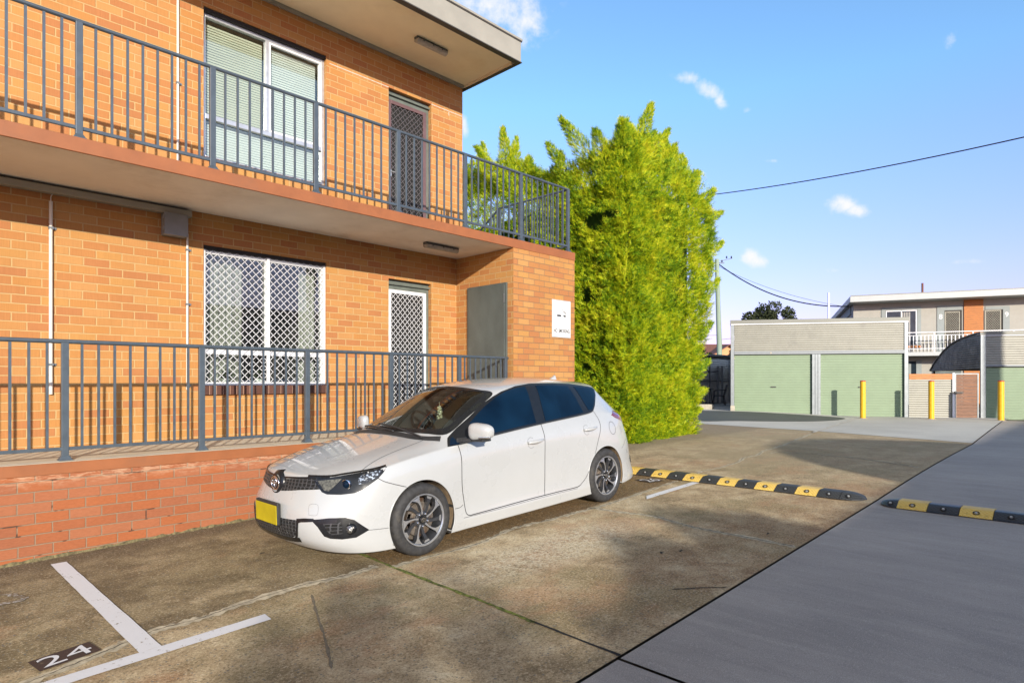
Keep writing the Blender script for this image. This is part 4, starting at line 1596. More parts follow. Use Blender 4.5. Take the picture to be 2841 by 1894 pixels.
WU = (2.95, 4.67, 4.50, 6.45)
WL = (2.95, 4.67, 1.60, 3.40)
DU = (5.76, 6.62, ZS, 6.35)
DL = (5.76, 6.62, ZD, 3.30)
XE = 7.32
mb = MB()
wall_y(mb, YW, -12, XE, ZS, 7.15, [WU, DU, (-3.6, -1.9, 4.5, 6.45), (-6.6, -5.7, ZS, 6.35)], .13)
mb.add([(XE, YW, 3.0), (XE, 16, 3.0), (XE, 16, 7.15), (XE, YW, 7.15)], [(0, 1, 2, 3)])
mb.add([(-12, YW, 0), (-12, 16, 0), (-12, 16, 7.15), (-12, YW, 7.15)], [(0, 1, 2, 3)])
mb.add([(-12, 16, 0), (XE, 16, 0), (XE, 16, 7.15), (-12, 16, 7.15)], [(0, 1, 2, 3)])
mb.obj('upper_wall', 'brick_wall', flats, fix=False)
mb = MB()
wall_y(mb, YW, -12, 7.18, ZD, 3.80, [WL, DL, (-3.6, -1.9, 1.6, 3.4), (-6.6, -5.7, ZD, 3.3)], .13)
mb.obj('lower_wall', 'brick_wall', flats, fix=False)
# meter cupboard wing
mb = MB()
mb.add([(7.18, YF, -.1), (7.18, YF, 3.80), (7.18, YW, 3.80), (7.18, YW, -.1)], [(0, 1, 2, 3)])
mb.obj('wing_side_wall', 'brick_wall', flats, fix=False)
mb = MB()
mb.add([(7.18, YF, -.1), (8.74, YF, -.1), (8.74, YF, 3.802), (7.18, YF, 3.802)], [(0, 1, 2, 3)])
mb.add([(8.74, YF, -.1), (8.74, 9.0, -.1), (8.74, 9.0, 3.802), (8.74, YF, 3.802)], [(0, 1, 2, 3)])
mb.add([(8.74, 9.0, -.1), (7.32, 9.0, -.1), (7.32, 9.0, 3.802), (8.74, 9.0, 3.802)], [(0, 1, 2, 3)])
mb.add([(XE, YW, -.1), (XE, 16, -.1), (XE, 16, 3.0), (XE, YW, 3.0)], [(0, 1, 2, 3)])
mb.obj('wing_wall', 'brick_smooth', flats, fix=False)
# balcony slab: painted edge and soffit
mb = MB()
mb.box((-12, YF - .008, 3.80), (8.748, YF + .02, ZS))
mb.box((8.72, YF + .0205, 3.80), (8.748, 9.1, ZS))
mb.obj('slab_edge', 'orange_paint', flats, bevel=.004)
mb = MB()
mb.box((-12, YF + .021, 3.803), (8.719, YW, ZS - .003))
mb.box((XE + .001, YW + .001, 3.803), (8.719, 9.1, ZS - .003))
mb.obj('balcony_slab', 'soffit_paint', flats)
# deck, its painted band and the low brick wall
mb = MB()
mb.box((-12, YF - .004, .807), (7.178, YF + .04, ZD - .004))
mb.obj('deck_band', 'orange_paint', flats, bevel=.003)
mb = MB()
mb.box((-12, YF - .010, ZD - .0035), (7.178, YW, ZD))
mb.obj('deck', 'deck_paint', flats, bevel=.002)
mb = MB()
mb.add([(-12, YF + .008, -.6), (7.178, YF + .008, -.6), (7.178, YF + .008, .81), (-12, YF + .008, .81)], [(0, 1, 2, 3)])
mb.obj('low_wall', 'brick_low', flats, fix=False)
mb = MB()
random.seed(11)
xs = frange(-4, 7.1, .06)
vs = []
for i, x in enumerate(xs):
    g = ground_z(x, 6.95)
    vs += [(x, YF + .009 - random.uniform(.012, .045), g - .03), (x, YF + .0085, g + random.uniform(.008, .035))]
mb.add(vs, [(2 * i, 2 * i + 2, 2 * i + 3, 2 * i + 1) for i in range(len(xs) - 1)])
mb.obj('wall_foot_moss', 'moss_foot' if 'moss_foot' in MATS else 'moss', flats, fix=False)
# roof, eave lining, fascia
mb = MB()
mb.box((-13, 7.13, 6.90), (7.36, 16.5, 6.92))
mb.obj('eave_lining', 'eave_board', flats)
mb = MB()
mb.box((-13, 7.04, 6.86), (7.40, 7.115, 7.185))
mb.box((7.365, 7.1155, 6.86), (7.40, 16.5, 7.185))
mb.obj('fascia', 'fascia_metal', flats, bevel=.004)
mb = MB()
mb.box((-13, 7.028, 6.845), (7.412, 7.125, 6.8595))
mb.box((7.36, 7.1255, 6.845), (7.412, 16.5, 6.8595))
mb.box((-13, 7.03, 7.186), (7.415, 16.5, 7.20))
mb.obj('fascia_edge', 'fascia_dark', flats)
mb = MB()
mb.box((-13, 7.02, 7.2005), (7.42, 16.5, 7.235))
mb.obj('roof_cap', 'fascia_metal', flats, bevel=.004)
mb = MB()
mb.box((-12, YW - .035, 6.845), (XE, YW - .002, 6.898))
mb.obj('eave_moulding', 'fascia_metal', flats)
mb = MB()
mb.box((7.335, 7.2, 6.865), (7.364, YW, 6.898))
mb.obj('eave_end_strip', 'eave_board', flats)
# white sealant lines in the upper brickwork
mb = MB()
mb.box((4.72, YW - .002, 6.345), (5.76, YW + .001, 6.356))
mb.box((6.62, YW - .002, 6.345), (7.31, YW + .001, 6.356))
mb.box((7.0, YW - .002, 6.27), (7.012, YW + .001, 6.335))
mb.obj('pale_mortar', 'crack_white', flats)
# rooms behind the openings
mb = MB()
for (z0, z1) in ((ZD, 3.79), (ZS, 6.89)):
    mb.add([(-11, 12, z0), (7.1, 12, z0), (7.1, 12, z1), (-11, 12, z1)], [(0, 1, 2, 3)])
    mb.add([(-11, YW + .14, z1), (7.1, YW + .14, z1), (7.1, 12, z1), (-11, 12, z1)], [(0, 1, 2, 3)])
    mb.add([(-11, YW + .14, z0), (7.1, YW + .14, z0), (7.1, 12, z0), (-11, 12, z0)], [(0, 1, 2, 3)])
    for x in (-11, 5.2, 7.1):
        mb.add([(x, YW + .14, z0), (x, 12, z0), (x, 12, z1), (x, YW + .14, z1)], [(0, 1, 2, 3)])
mb.obj('inner_room', 'room', flats, fix=False)


def pane_mat(name, tint, refl):
    m = bpy.data.materials.new(name)
    m.use_nodes = True
    t = NT(m.node_tree)
    out = t.n('ShaderNodeOutputMaterial')
    tr = t.n('ShaderNodeBsdfTransparent', {'Color': (*tint, 1)})
    gl = t.n('ShaderNodeBsdfGlossy', {'Color': (1, 1, 1, 1), 'Roughness': 0.01})
    fr = t.n('ShaderNodeFresnel', {'IOR': 1.5})
    mx = t.n('ShaderNodeMixShader', {0: t.m('ADD', fr.outputs[0], refl, clamp=True), 1: tr.outputs[0], 2: gl.outputs[0]})
    t.t.links.new(mx.outputs[0], out.inputs[0])
    MATS[name] = m


pane_mat('window_glass', (.86, .9, .88), .03)


def grille(mb, x0, x1, z0, z1, y, px, pz, w=.008, d=.006):
    """expanded diamond mesh: wavy strands joined at the waists"""
    n = max(1, round((x1 - x0) / px))
    px = (x1 - x0) / n
    m = max(1, round((z1 - z0) / pz))
    pz = (z1 - z0) / m
    for i in range(n + 1):
        for s in (-1, 1):
            if (i == 0 and s < 0) or (i == n and s > 0):
                continue
            pts = []
            K = 4
            for k in range(m * K + 1):
                ph = k / K
                tri = abs(((ph + .0) % 1.0) * 2 - 1)          # 1..0..1
                a = .5 * px * (1 - (tri * tri * (3 - 2 * tri)))
                pts.append((x0 + i * px + s * a * .96, z0 + k * pz / K))
            o = len(mb.v)
            vs = []
            for k, (x, z) in enumerate(pts):
                a, b = pts[max(0, k - 1)], pts[min(len(pts) - 1, k + 1)]
                dx, dz_ = b[0] - a[0], b[1] - a[1]
                L = math.hypot(dx, dz_)
                nx, nz = -dz_ / L * w / 2, dx / L * w / 2
                vs += [(x + nx, y, z + nz), (x - nx, y, z - nz), (x - nx * .5, y + d, z - nz), (x + nx * .5, y + d, z + nz)]
            fs = []
            for k in range(len(pts) - 1):
                b0, b1 = 4 * k, 4 * k + 4
                for j in range(4):
                    fs.append((b0 + j, b0 + (j + 1) % 4, b1 + (j + 1) % 4, b1 + j))
            mb.add(vs, fs)


def frame_box(mb, x0, x1, z0, z1, y0, y1, w):
    mb.box((x0, y0, z0), (x0 + w, y1, z1))
    mb.box((x1 - w, y0, z0), (x1, y1, z1))
    mb.box((x0 + w, y0, z1 - w), (x1 - w, y1, z1))
    mb.box((x0 + w, y0, z0), (x1 - w, y1, z0 + w))


def blind(mb, x0, x1, z0, z1, y, pitch=.034, ang=70):
    z = z0
    while z < z1:
        c, s = math.cos(R(ang)) * .0185, math.sin(R(ang)) * .0185
        mb.add([(x0, y - c, z - s), (x1, y - c, z - s), (x1, y + c, z + s), (x0, y + c, z + s)], [(0, 1, 2, 3)])
        z += pitch


def window(W_, upper, vis=True):
    x0, x1, z0, z1 = W_
    y = YW
    sill = MB()
    if upper:
        sill.box((x0, y - .025, z0 - .001), (x1, y + .129, z0 + .025))
        base = z0 + .0255
    else:
        sill.box((x0 - .02, y - .045, z0 - .115), (x1 + .02, y - .001, z0 - .0))
        base = z0
    fr = MB()
    tz = 5.05 if upper else 2.01
    th = .06
    frame_box(fr, x0 + .001, x1 - .001, base, z1 - .05, y + .065, y + .125, .045)
    fr.box((x0 + .046, y + .066, tz), (x1 - .046, y + .124, tz + th))
    xm = (x0 + x1) / 2
    fr.box((xm - .022, y + .063, tz + th + .0005), (xm + .022, y + .126, z1 - .0955))
    w = fr.obj('window', 'aluminium' if upper else 'white_frame', flats, bevel=.002)
    hd = MB()
    hd.box((x0 + .001, y + .02, z1 - .0495), (x1 - .001, y + .126, z1 - .001))
    hd.obj('window_head', 'dark_gap', w) if True else None
    w.children[-1].location = (0, 0, 0) if w.children else None
    sill.obj('sill', 'brick_sill', w)
    g = MB()
    g.box((x0 + .03, y + .10, base + .03), (x1 - .03, y + .104, z1 - .08))
    g.obj('glass', 'window_glass', w)
    if upper:
        b = MB()
        blind(b, x0 + .05, xm - .03, tz + th, z1 - .13, y + .17)
        b.obj('blind', 'blind_old', w, fix=False)
        b = MB()
        blind(b, xm + .03, x1 - .09, tz + th, z1 - .13, y + .17)
        blind(b, x0 + .05, x1 - .09, base + .04, tz, y + .17)
        b.obj('blind', 'blind', w, fix=False)
        b = MB()
        frame_box(b, xm + .024, x1 - .047, tz + th + .001, z1 - .096, y + .07, y + .11, .028)
        b.obj('sliding_sash', 'white_frame', w)
    else:
        c = MB()
        for (a, b_, yy) in ((x0 + .04, x0 + .50, y + .28), (x1 - .30, x1 - .02, y + .28), (x0 + .50, x0 + .62, y + .34)):
            n = int((b_ - a) / .012)
            vs = []
            for i in range(n + 1):
                x = a + (b_ - a) * i / n
                yy2 = yy + .035 * math.sin(i * .9) + .012 * math.sin(i * .37)
                vs += [(x, yy2, base), (x, yy2, z1 - .06)]
            c.add(vs, [(2 * i, 2 * i + 2, 2 * i + 3, 2 * i + 1) for i in range(n)])
        c.obj('curtain', 'curtain', w, fix=False)
        gr = MB()
        frame_box(gr, x0 + .002, x1 - .002, z0 + .004, z1 - .012, y + .025, y + .05, .03)
        gr.box((xm - .02, y + .024, z0 + .0345), (xm + .02, y + .051, z1 - .0425))
        gi = gr.obj('security_grille', 'white_frame', w, bevel=.002)
        gm = MB()
        grille(gm, x0 + .032, xm - .02, z0 + .034, z1 - .042, y + .034, .1, .1, .0085)
        grille(gm, xm + .02, x1 - .032, z0 + .034, z1 - .042, y + .034, .1, .1, .0085)
        gmo = gm.obj('grille_mesh', 'white_frame', gi.parent, fix=False)
        gmo.name = 'diamond_mesh'
    return w


window(WU, True)
window(WL, False)
window((-3.6, -1.9, 4.5, 6.45), True)
window((-3.6, -1.9, 1.6, 3.4), False)


def door(D_, upper):
    x0, x1, z0, z1 = D_
    y = YW
    fr = MB()
    frc = 'frame_green'
    # timber frame: head, jambs
    fr.box((x0 + .001, y + .075, z1 - .16), (x1 - .001, y + .129, z1 - .001))
    fr.box((x1 - .075, y + .075, z0), (x1 - .001, y + .129, z1 - .1605))
    fr.box((x0 + .001, y + .075, z0), (x0 + .02, y + .129, z1 - .1605))
    fr.box((x0 + .002, y + .035, z1 - .085), (x1 - .002, y + .0745, z1 - .055))
    d = fr.obj('door', frc, flats, bevel=.003)
    p = MB()
    p.box((x0 + .021, y + .126, z0 + .005), (x1 - .076, y + .16, z1 - .161))
    p.obj('door_leaf', 'door_panel', d)
    s = MB()
    a, b_, c, e = x0 + .021, x1 - .077, z0 + .012, z1 - .1615
    frame_box(s, a, b_, c, e, y + .040, y + .072, .058)
    s.box((a + .0585, y + .042, (c + e) / 2 - .12), (b_ - .0585, y + .070, (c + e) / 2 - .065)) if False else None
    fm = 'maroon_frame' if upper else 'white_frame'
    sd = s.obj('screen_door', fm, d, bevel=.003)
    g = MB()
    grille(g, a + .058, b_ - .058, c + .058, e - .058, y + .052, .088, .098, .0085)
    g.obj('diamond_mesh', 'grille_grey' if upper else 'white_frame', d, fix=False)
    g = MB()
    g.box((a + .058, y + .066, c + .058), (b_ - .058, y + .067, e - .058))
    g.obj('fly_screen', 'fly_screen', d, fix=False)
    h = MB()
    h.box((a + .012, y + .015, (c + e) / 2 - .12), (a + .045, y + .0395, (c + e) / 2 - .02))
    h.tube([(a + .03, y + .02, (c + e) / 2 - .05), (a + .03, y - .005, (c + e) / 2 - .05), (a + .11, y - .005, (c + e) / 2 - .05)], .008, 8)
    h.obj('handle', 'aluminium', d)
    return d


m = bpy.data.materials.new('fly_screen')
m.use_nodes = True
t = NT(m.node_tree)
_o = t.n('ShaderNodeOutputMaterial')
_a = t.n('ShaderNodeBsdfDiffuse', {'Color': (.03, .03, .03, 1)})
_b = t.n('ShaderNodeBsdfTransparent')
_m = t.n('ShaderNodeMixShader', {0: .55, 1: _b.outputs[0], 2: _a.outputs[0]})
t.t.links.new(_m.outputs[0], _o.inputs[0])
MATS['fly_screen'] = m
door(DU, True)
door(DL, False)
door((-6.6, -5.7, ZS, 6.35), True)
door((-6.6, -5.7, ZD, 3.3), False)
# steel cupboard door on the side of the wing
mb = MB()
mb.box((7.148, 7.13, ZD + .002), (7.179, 8.08, 3.256))
cd_ = mb.obj('cupboard_frame', 'door_grey', flats, bevel=.002)
mb = MB()
mb.box((7.135, 7.165, ZD + .02), (7.1475, 8.045, 3.215))
mb.obj('cupboard_door', 'door_grey', cd_, bevel=.003)
mb = MB()
for z in (3.0, 1.3):
    mb.box((7.128, 7.150, z - .075), (7.1345, 7.178, z + .075))
mb.obj('hinge', 'galv', cd_)
# trunking along the soffit
mb = MB()
mb.box((-12, YW - .10, 3.70), (2.78, YW - .002, 3.775))
mb.obj('cable_trunking', 'soffit_trunk' if 'soffit_trunk' in MATS else 'fascia_metal', flats, bevel=.004)


# sub-parts hang from parts that are offset: fix their locations (parents already carry the shift)
for o in flats.children_recursive:
    if o.parent is not flats:
        o.location = (0, 0, 0)

# ------------------------------------------------------------ railings
def post_foot(mb, x, y, z):
    mb.box((x - .055, y - .05, z), (x + .055, y + .05, z + .012))
    mb.add([(x - .048, y - .045, z + .012), (x + .048, y - .045, z + .012), (x + .048, y + .045, z + .012), (x - .048, y + .045, z + .012),
            (x - .032, y - .028, z + .045), (x + .032, y - .028, z + .045), (x + .032, y + .028, z + .045), (x - .032, y + .028, z + .045)],
           [(0, 1, 5, 4), (1, 2, 6, 5), (2, 3, 7, 6), (3, 0, 4, 7), (4, 5, 6, 7)])


def railing(label, posts, x0, x1, y, z, top=1.115, nb=8, group=None, extra=None):
    th = thing('balcony_railing', ((x0 + x1) / 2, y, z), label, 'railing', 'blue-grey steel railings')
    mb = MB()
    mb.tube([(x0, y, z + top), (x1, y, z + top)], .021, 12)
    mb.obj('top_rail', 'rail_paint', th, autos=40)
    mb = MB()
    mb.box((x0, y - .016, z + .092), (x1, y + .016, z + .124))
    mb.obj('bottom_rail', 'rail_paint', th, bevel=.003)
    xs = posts
    for i, px_ in enumerate(xs):
        mb = MB()
        mb.box((px_ - .029, y - .0225, z + .04), (px_ + .029, y + .0225, z + top - .01))
        post_foot(mb, px_, y, z)
        mb.obj('post', 'rail_paint', th, bevel=.003)
    bx = []
    for a, b_ in zip(xs[:-1], xs[1:]):
        for k in range(1, nb + 1):
            bx.append(a + (b_ - a) * k / (nb + 1))
    src = None
    for x in bx:
        if not (x0 <= x <= x1):
            continue
        if src is None:
            mb = MB()
            mb.box((x - .011, y - .008, z + .1235), (x + .011, y + .008, z + top - .012))
            src = mb.obj('baluster', 'rail_paint', th)
            srcx = x
        else:
            o = src.copy()
            COL.objects.link(o)
            o.parent = th
            o.location = src.location + Vector((x - srcx, 0, 0))
    return th


r1 = railing('lower blue-grey balcony railing on the deck behind the car', [1.26 + 1.22 * k for k in range(-4, 5)] + [7.12], 1.26 - 4.88, 7.172, 7.12, ZD)
r2 = railing('upper blue-grey balcony railing with the stair return at its end', [1.36 + 1.211 * k for k in range(-4, 7)], 1.36 - 4.844, 8.65, 7.06, ZS)
# the return along the landing end and down the stair
Xr = 8.63
mb = MB()
mb.tube([(Xr, 7.06, ZS + 1.115), (Xr, 8.81, ZS + 1.115), (Xr, 11.6, ZS - .62)], .021, 12)
mb.obj('return_rail', 'rail_paint', r2, autos=40)
mb = MB()
mb.bar((Xr, 7.08, ZS + .108), (Xr, 8.80, ZS + .108), .032)
mb.bar((Xr, 8.80, ZS + .108), (Xr, 11.6, ZS - 1.62), .032)
mb.obj('return_bottom_rail', 'rail_paint', r2)
for yy in (8.79,):
    mb = MB()
    mb.box((Xr - .0225, yy - .029, ZS), (Xr + .0225, yy + .029, ZS + 1.10))
    mb.obj('post', 'rail_paint', r2, bevel=.003)
for k in range(1, 28):
    y = 7.06 + .135 * k
    if abs(y - 8.79) < .05:
        continue
    dz = 0 if y < 8.8 else -(y - 8.8) * .62
    mb = MB()
    mb.box((Xr - .008, y - .011, ZS + .124 + dz), (Xr + .008, y + .011, ZS + 1.10 + dz))
    mb.obj('baluster', 'rail_paint', r2)
# concrete stair behind the wing
mb = MB()
for k in range(16):
    mb.box((7.5, 9.11 + k * .27, ZS - .19 * (k + 1) - .16), (8.72, 9.11 + (k + 1) * .27 - .001, ZS - .19 * (k + 1)))
st = mb.obj('stair_flight', 'soffit_paint', flats)

# ------------------------------------------------------------ fittings on the wall
def conduit(x, z0, z1, r, label, clips, y=YW):
    th = thing('conduit_pipe', (x, y - .02, z0), label, 'pipe', 'white conduits on the brick wall')
    mb = MB()
    mb.tube([(x, y - r - .003, z0), (x, y - r - .003, z1)], r, 12)
    mb.obj('pipe', 'pvc', th, autos=40)
    for z in clips:
        mb = MB()
        mb.box((x - r - .004, y - 2 * r - .008, z - .012), (x + r + .004, y - .002, z + .012))
        mb.box((x + r + .0045, y - .008, z - .012), (x + r + .035, y - .002, z + .012))
        mb.obj('clip', 'galv', th)
    return th


conduit(1.356, 1.515, 3.62, .018, 'long white conduit on the lower wall, left of the grey box', [3.33, 1.84])
conduit(2.75, 1.55, 3.50, .014, 'thin white conduit on the lower wall, just left of the grilled window', [3.30, 2.62, 1.60])
conduit(2.64, 3.95, 6.88, .015, 'white conduit on the upper wall beside the blinds window', [6.5, 5.35, 4.2])
mb = MB()
mb.tube(catmull([(1.356, YW - .02, 3.62), (1.36, YW - .02, 3.68), (1.40, YW - .03, 3.74)], 6), .005, 6)
o = mb.obj('wire', 'pvc', None)
o.parent = [c for c in COL.objects if c.name == 'conduit_pipe'][0]
o.location = -Vector(o.parent.location)

bx_ = thing('junction_box', (2.585, YW, 3.42), 'square grey junction box on the brick wall under the balcony', 'box')
mb = MB()
mb.box((2.455, YW - .13, 3.435), (2.715, YW - .002, 3.70))
mb.obj('case', 'grey_box', bx_, bevel=.01)
mb = MB()
mb.box((2.450, YW - .15, 3.43), (2.720, YW - .1305, 3.705))
mb.obj('lid', 'grey_box', bx_, bevel=.008)
for z in (3.50, 3.64):
    mb = MB()
    mb.box((2.435, YW - .148, z - .015), (2.4495, YW - .115, z + .015))
    mb.obj('catch', 'grey_box', bx_)

sg = thing('no_smoking_sign', (8.37, YF, 2.41), 'white NO SMOKING sign with a cigarette symbol on the brick wing', 'sign')
mb = MB()
mb.box((8.12, YF - .012, 2.412), (8.62, YF - .002, 3.062))
mb.obj('panel', 'sign_white', sg, bevel=.004)
mb = MB()
frame_box(mb, 8.124, 8.616, 2.416, 3.058, YF - .0135, YF - .0125, .006)
mb.obj('border', 'galv', sg)
mb = MB()
text_into(mb, 'NO SMOKING', .082, lambda x, y: (8.370 + x * .84, YF - .0145, 2.50 + y * 1.10), bold=.0016)
mb.obj('lettering', 'sign_ink', sg, fix=False)
mb = MB()
yy = YF - .0145
mb.add([(8.245, yy, 2.775), (8.365, yy, 2.775), (8.345, yy, 2.808), (8.245, yy, 2.808)], [(0, 1, 2, 3)])
mb.add([(8.405, yy, 2.808), (8.425, yy, 2.775), (8.462, yy, 2.775), (8.462, yy, 2.808)], [(0, 1, 2, 3)])
mb.add([(8.468, yy, 2.775), (8.478, yy, 2.775), (8.478, yy, 2.808), (8.468, yy, 2.808)], [(0, 1, 2, 3)])
mb.add([(8.484, yy, 2.775), (8.494, yy, 2.775), (8.494, yy, 2.808), (8.484, yy, 2.808)], [(0, 1, 2, 3)])


def flat_stroke(mb, pts, w, y):
    c = catmull([(p[0], y, p[1]) for p in pts], 6)
    vs = []
    for i, p in enumerate(c):
        a, b = c[max(0, i - 1)], c[min(len(c) - 1, i + 1)]
        d = (b - a).normalized()
        n_ = Vector((-d.z, 0, d.x)) * w / 2
        vs += [p + n_, p - n_]
    mb.add(vs, [(2 * i, 2 * i + 1, 2 * i + 3, 2 * i + 2) for i in range(len(c) - 1)])


flat_stroke(mb, [(8.49, 2.815), (8.485, 2.85), (8.455, 2.86), (8.415, 2.862), (8.405, 2.885), (8.385, 2.90), (8.365, 2.925), (8.375, 2.955), (8.39, 2.97)], .009, yy)
flat_stroke(mb, [(8.47, 2.815), (8.465, 2.84), (8.43, 2.845), (8.44, 2.88), (8.425, 2.905), (8.43, 2.93), (8.415, 2.95), (8.40, 2.955)], .007, yy)
mb.obj('cigarette_symbol', 'sign_ink', sg, fix=False)


def batten_light(x0, x1, y, z, label):
    th = thing('batten_light', ((x0 + x1) / 2, y, z), label, 'light', 'batten lights under the slabs')
    mb = MB()
    mb.box((x0, y - .04, z - .035), (x1, y + .04, z - .001))
    mb.obj('base', 'light_base', th, bevel=.003)
    mb = MB()
    vs = []
    n = 8
    for x in (x0 + .01, x1 - .01):
        for k in range(n + 1):
            a = math.pi * k / n
            vs.append((x, y - .055 * math.cos(a), z - .0355 - .055 * math.sin(a)))
    mb.add(vs, [(k, k + 1, n + 2 + k, n + 1 + k) for k in range(n)] + [tuple(range(n + 1)), tuple(range(n + 1, 2 * n + 2))[::-1]])
    mb.obj('diffuser', 'light_cover', th, autos=50)
    for x in (x0 + .12, (x0 + x1) / 2, x1 - .12):
        mb = MB()
        mb.box((x - .012, y - .058, z - .05), (x + .012, y - .045, z - .012))
        mb.obj('clip', 'light_base', th)


batten_light(5.77, 6.37, 7.70, 6.898, 'long batten light under the roof eave')
batten_light(5.94, 6.60, 7.70, 3.80, 'long batten light under the balcony slab')

# pot plants on the inner sill of the lower window
for i, x in enumerate((3.30, 3.75)):
    th = thing('pot_plant', (x, YW + .2, 1.60), ['small leafy pot plant inside the grilled window, the left one', 'small leafy pot plant inside the grilled window, the right one'][i], 'plant', 'pot plants on the inner sill')
    mb = MB()
    mb.lathe([(0, .001), (0, .04), (.09, .055), (.09, .001)], (x, YW + .2, 1.602), (0, 0, 1), 14)
    mb.obj('pot', 'sign_white', th, autos=30)
    mb = MB()
    for k in range(26):
        a = random.uniform(0, 6.28)
        e = random.uniform(.3, 1.4)
        L = random.uniform(.08, .18)
        d = Vector((math.cos(a) * math.cos(e), math.sin(a) * math.cos(e) * .5, math.sin(e)))
        p = Vector((x, YW + .2, 1.69))
        q = p + d * L
        s_ = d.cross(Vector((0, 1, 0))).normalized() * .012
        mb.add([p, (p + q) / 2 + s_, q, (p + q) / 2 - s_], [(0, 1, 2, 3)])
    mb.obj('leaves', 'bush_leaves', th, fix=False)

# ------------------------------------------------------------ conifers
RNG = np.random.default_rng(5)


def vnoise(p, scale, seed=0):
    q = p * scale + seed * 17.3
    i = np.floor(q).astype(np.int64)
    f = q - i
    f = f * f * (3 - 2 * f)

    def h(a, b, c):
        n = (a * 374761393 + b * 668265263 + c * 2147483647 + seed * 1013) & 0xffffffff
        n = ((n ^ (n >> 13)) * 1274126177) & 0xffffffff
        return ((n ^ (n >> 16)) & 0xffff) / 65535.0
    r = 0
    for dx in (0, 1):
        for dy in (0, 1):
            for dz in (0, 1):
                w = (f[:, 0] if dx else 1 - f[:, 0]) * (f[:, 1] if dy else 1 - f[:, 1]) * (f[:, 2] if dz else 1 - f[:, 2])
                r = r + w * h(i[:, 0] + dx, i[:, 1] + dy, i[:, 2] + dz)
    return r


def fbm(p, scale, seed=0, o=3):
    a, s, t = 0, 1, 0
    for k in range(o):
        a = a + vnoise(p, scale * 2 ** k, seed + k) * s
        t += s
        s *= .5
    return a / t


def unit(v):
    return v / np.maximum(np.linalg.norm(v, axis=1, keepdims=True), 1e-9)


def sprays(P, D, L, seed=1, leaf=7, width=.42):
    """flat feathery sprays: P base points, D unit directions, L lengths -> verts, faces(np)"""
    rg = np.random.default_rng(seed)
    n = len(P)
    rnd = unit(rg.normal(size=(n, 3)))
    S = unit(np.cross(D, rnd))          # in-plane side direction
    V = []
    # central spine triangle + paired leaflets
    ks = []
    w0 = .055
    ks.append((0.0, -w0, 0.0, w0, 1.0, 0.0))
    for k in range(leaf):
        t = .08 + .74 * k / max(1, leaf - 1)
        ln = width * (1 - .75 * t) * .9
        s = 1 if k % 2 else -1
        ks.append((t, 0.0, t + .13, 0.0, t + .30, s * ln))
    for (a0, b0, a1, b1, a2, b2) in ks:
        for (a, b) in ((a0, b0), (a1, b1), (a2, b2)):
            V.append(P + D * (a * L)[:, None] + S * (b * L)[:, None] + np.cross(D, S) * (.12 * (abs(b)) * L)[:, None])
    m = len(V)
    V = np.stack(V, axis=1).reshape(-1, 3)
    F = np.arange(n * m).reshape(-1, 3)
    return V, F


def np_obj(name, V, F, matn, parent=None):
    me = bpy.data.meshes.new(name)
    k = F.shape[1]
    me.vertices.add(len(V))
    me.vertices.foreach_set('co', V.astype(np.float32).ravel())
    me.loops.add(F.size)
    me.loops.foreach_set('vertex_index', F.astype(np.int32).ravel())
    me.polygons.add(len(F))
    me.polygons.foreach_set('loop_start', np.arange(0, F.size, k, dtype=np.int32))
    me.polygons.foreach_set('loop_total', np.full(len(F), k, dtype=np.int32))
    me.materials.append(MATS[matn])
    me.update()
    me.validate()
    o = bpy.data.objects.new(name, me)
    COL.objects.link(o)
    if parent is not None:
        o.parent = parent
        o.location = -root_loc(parent)
    return o


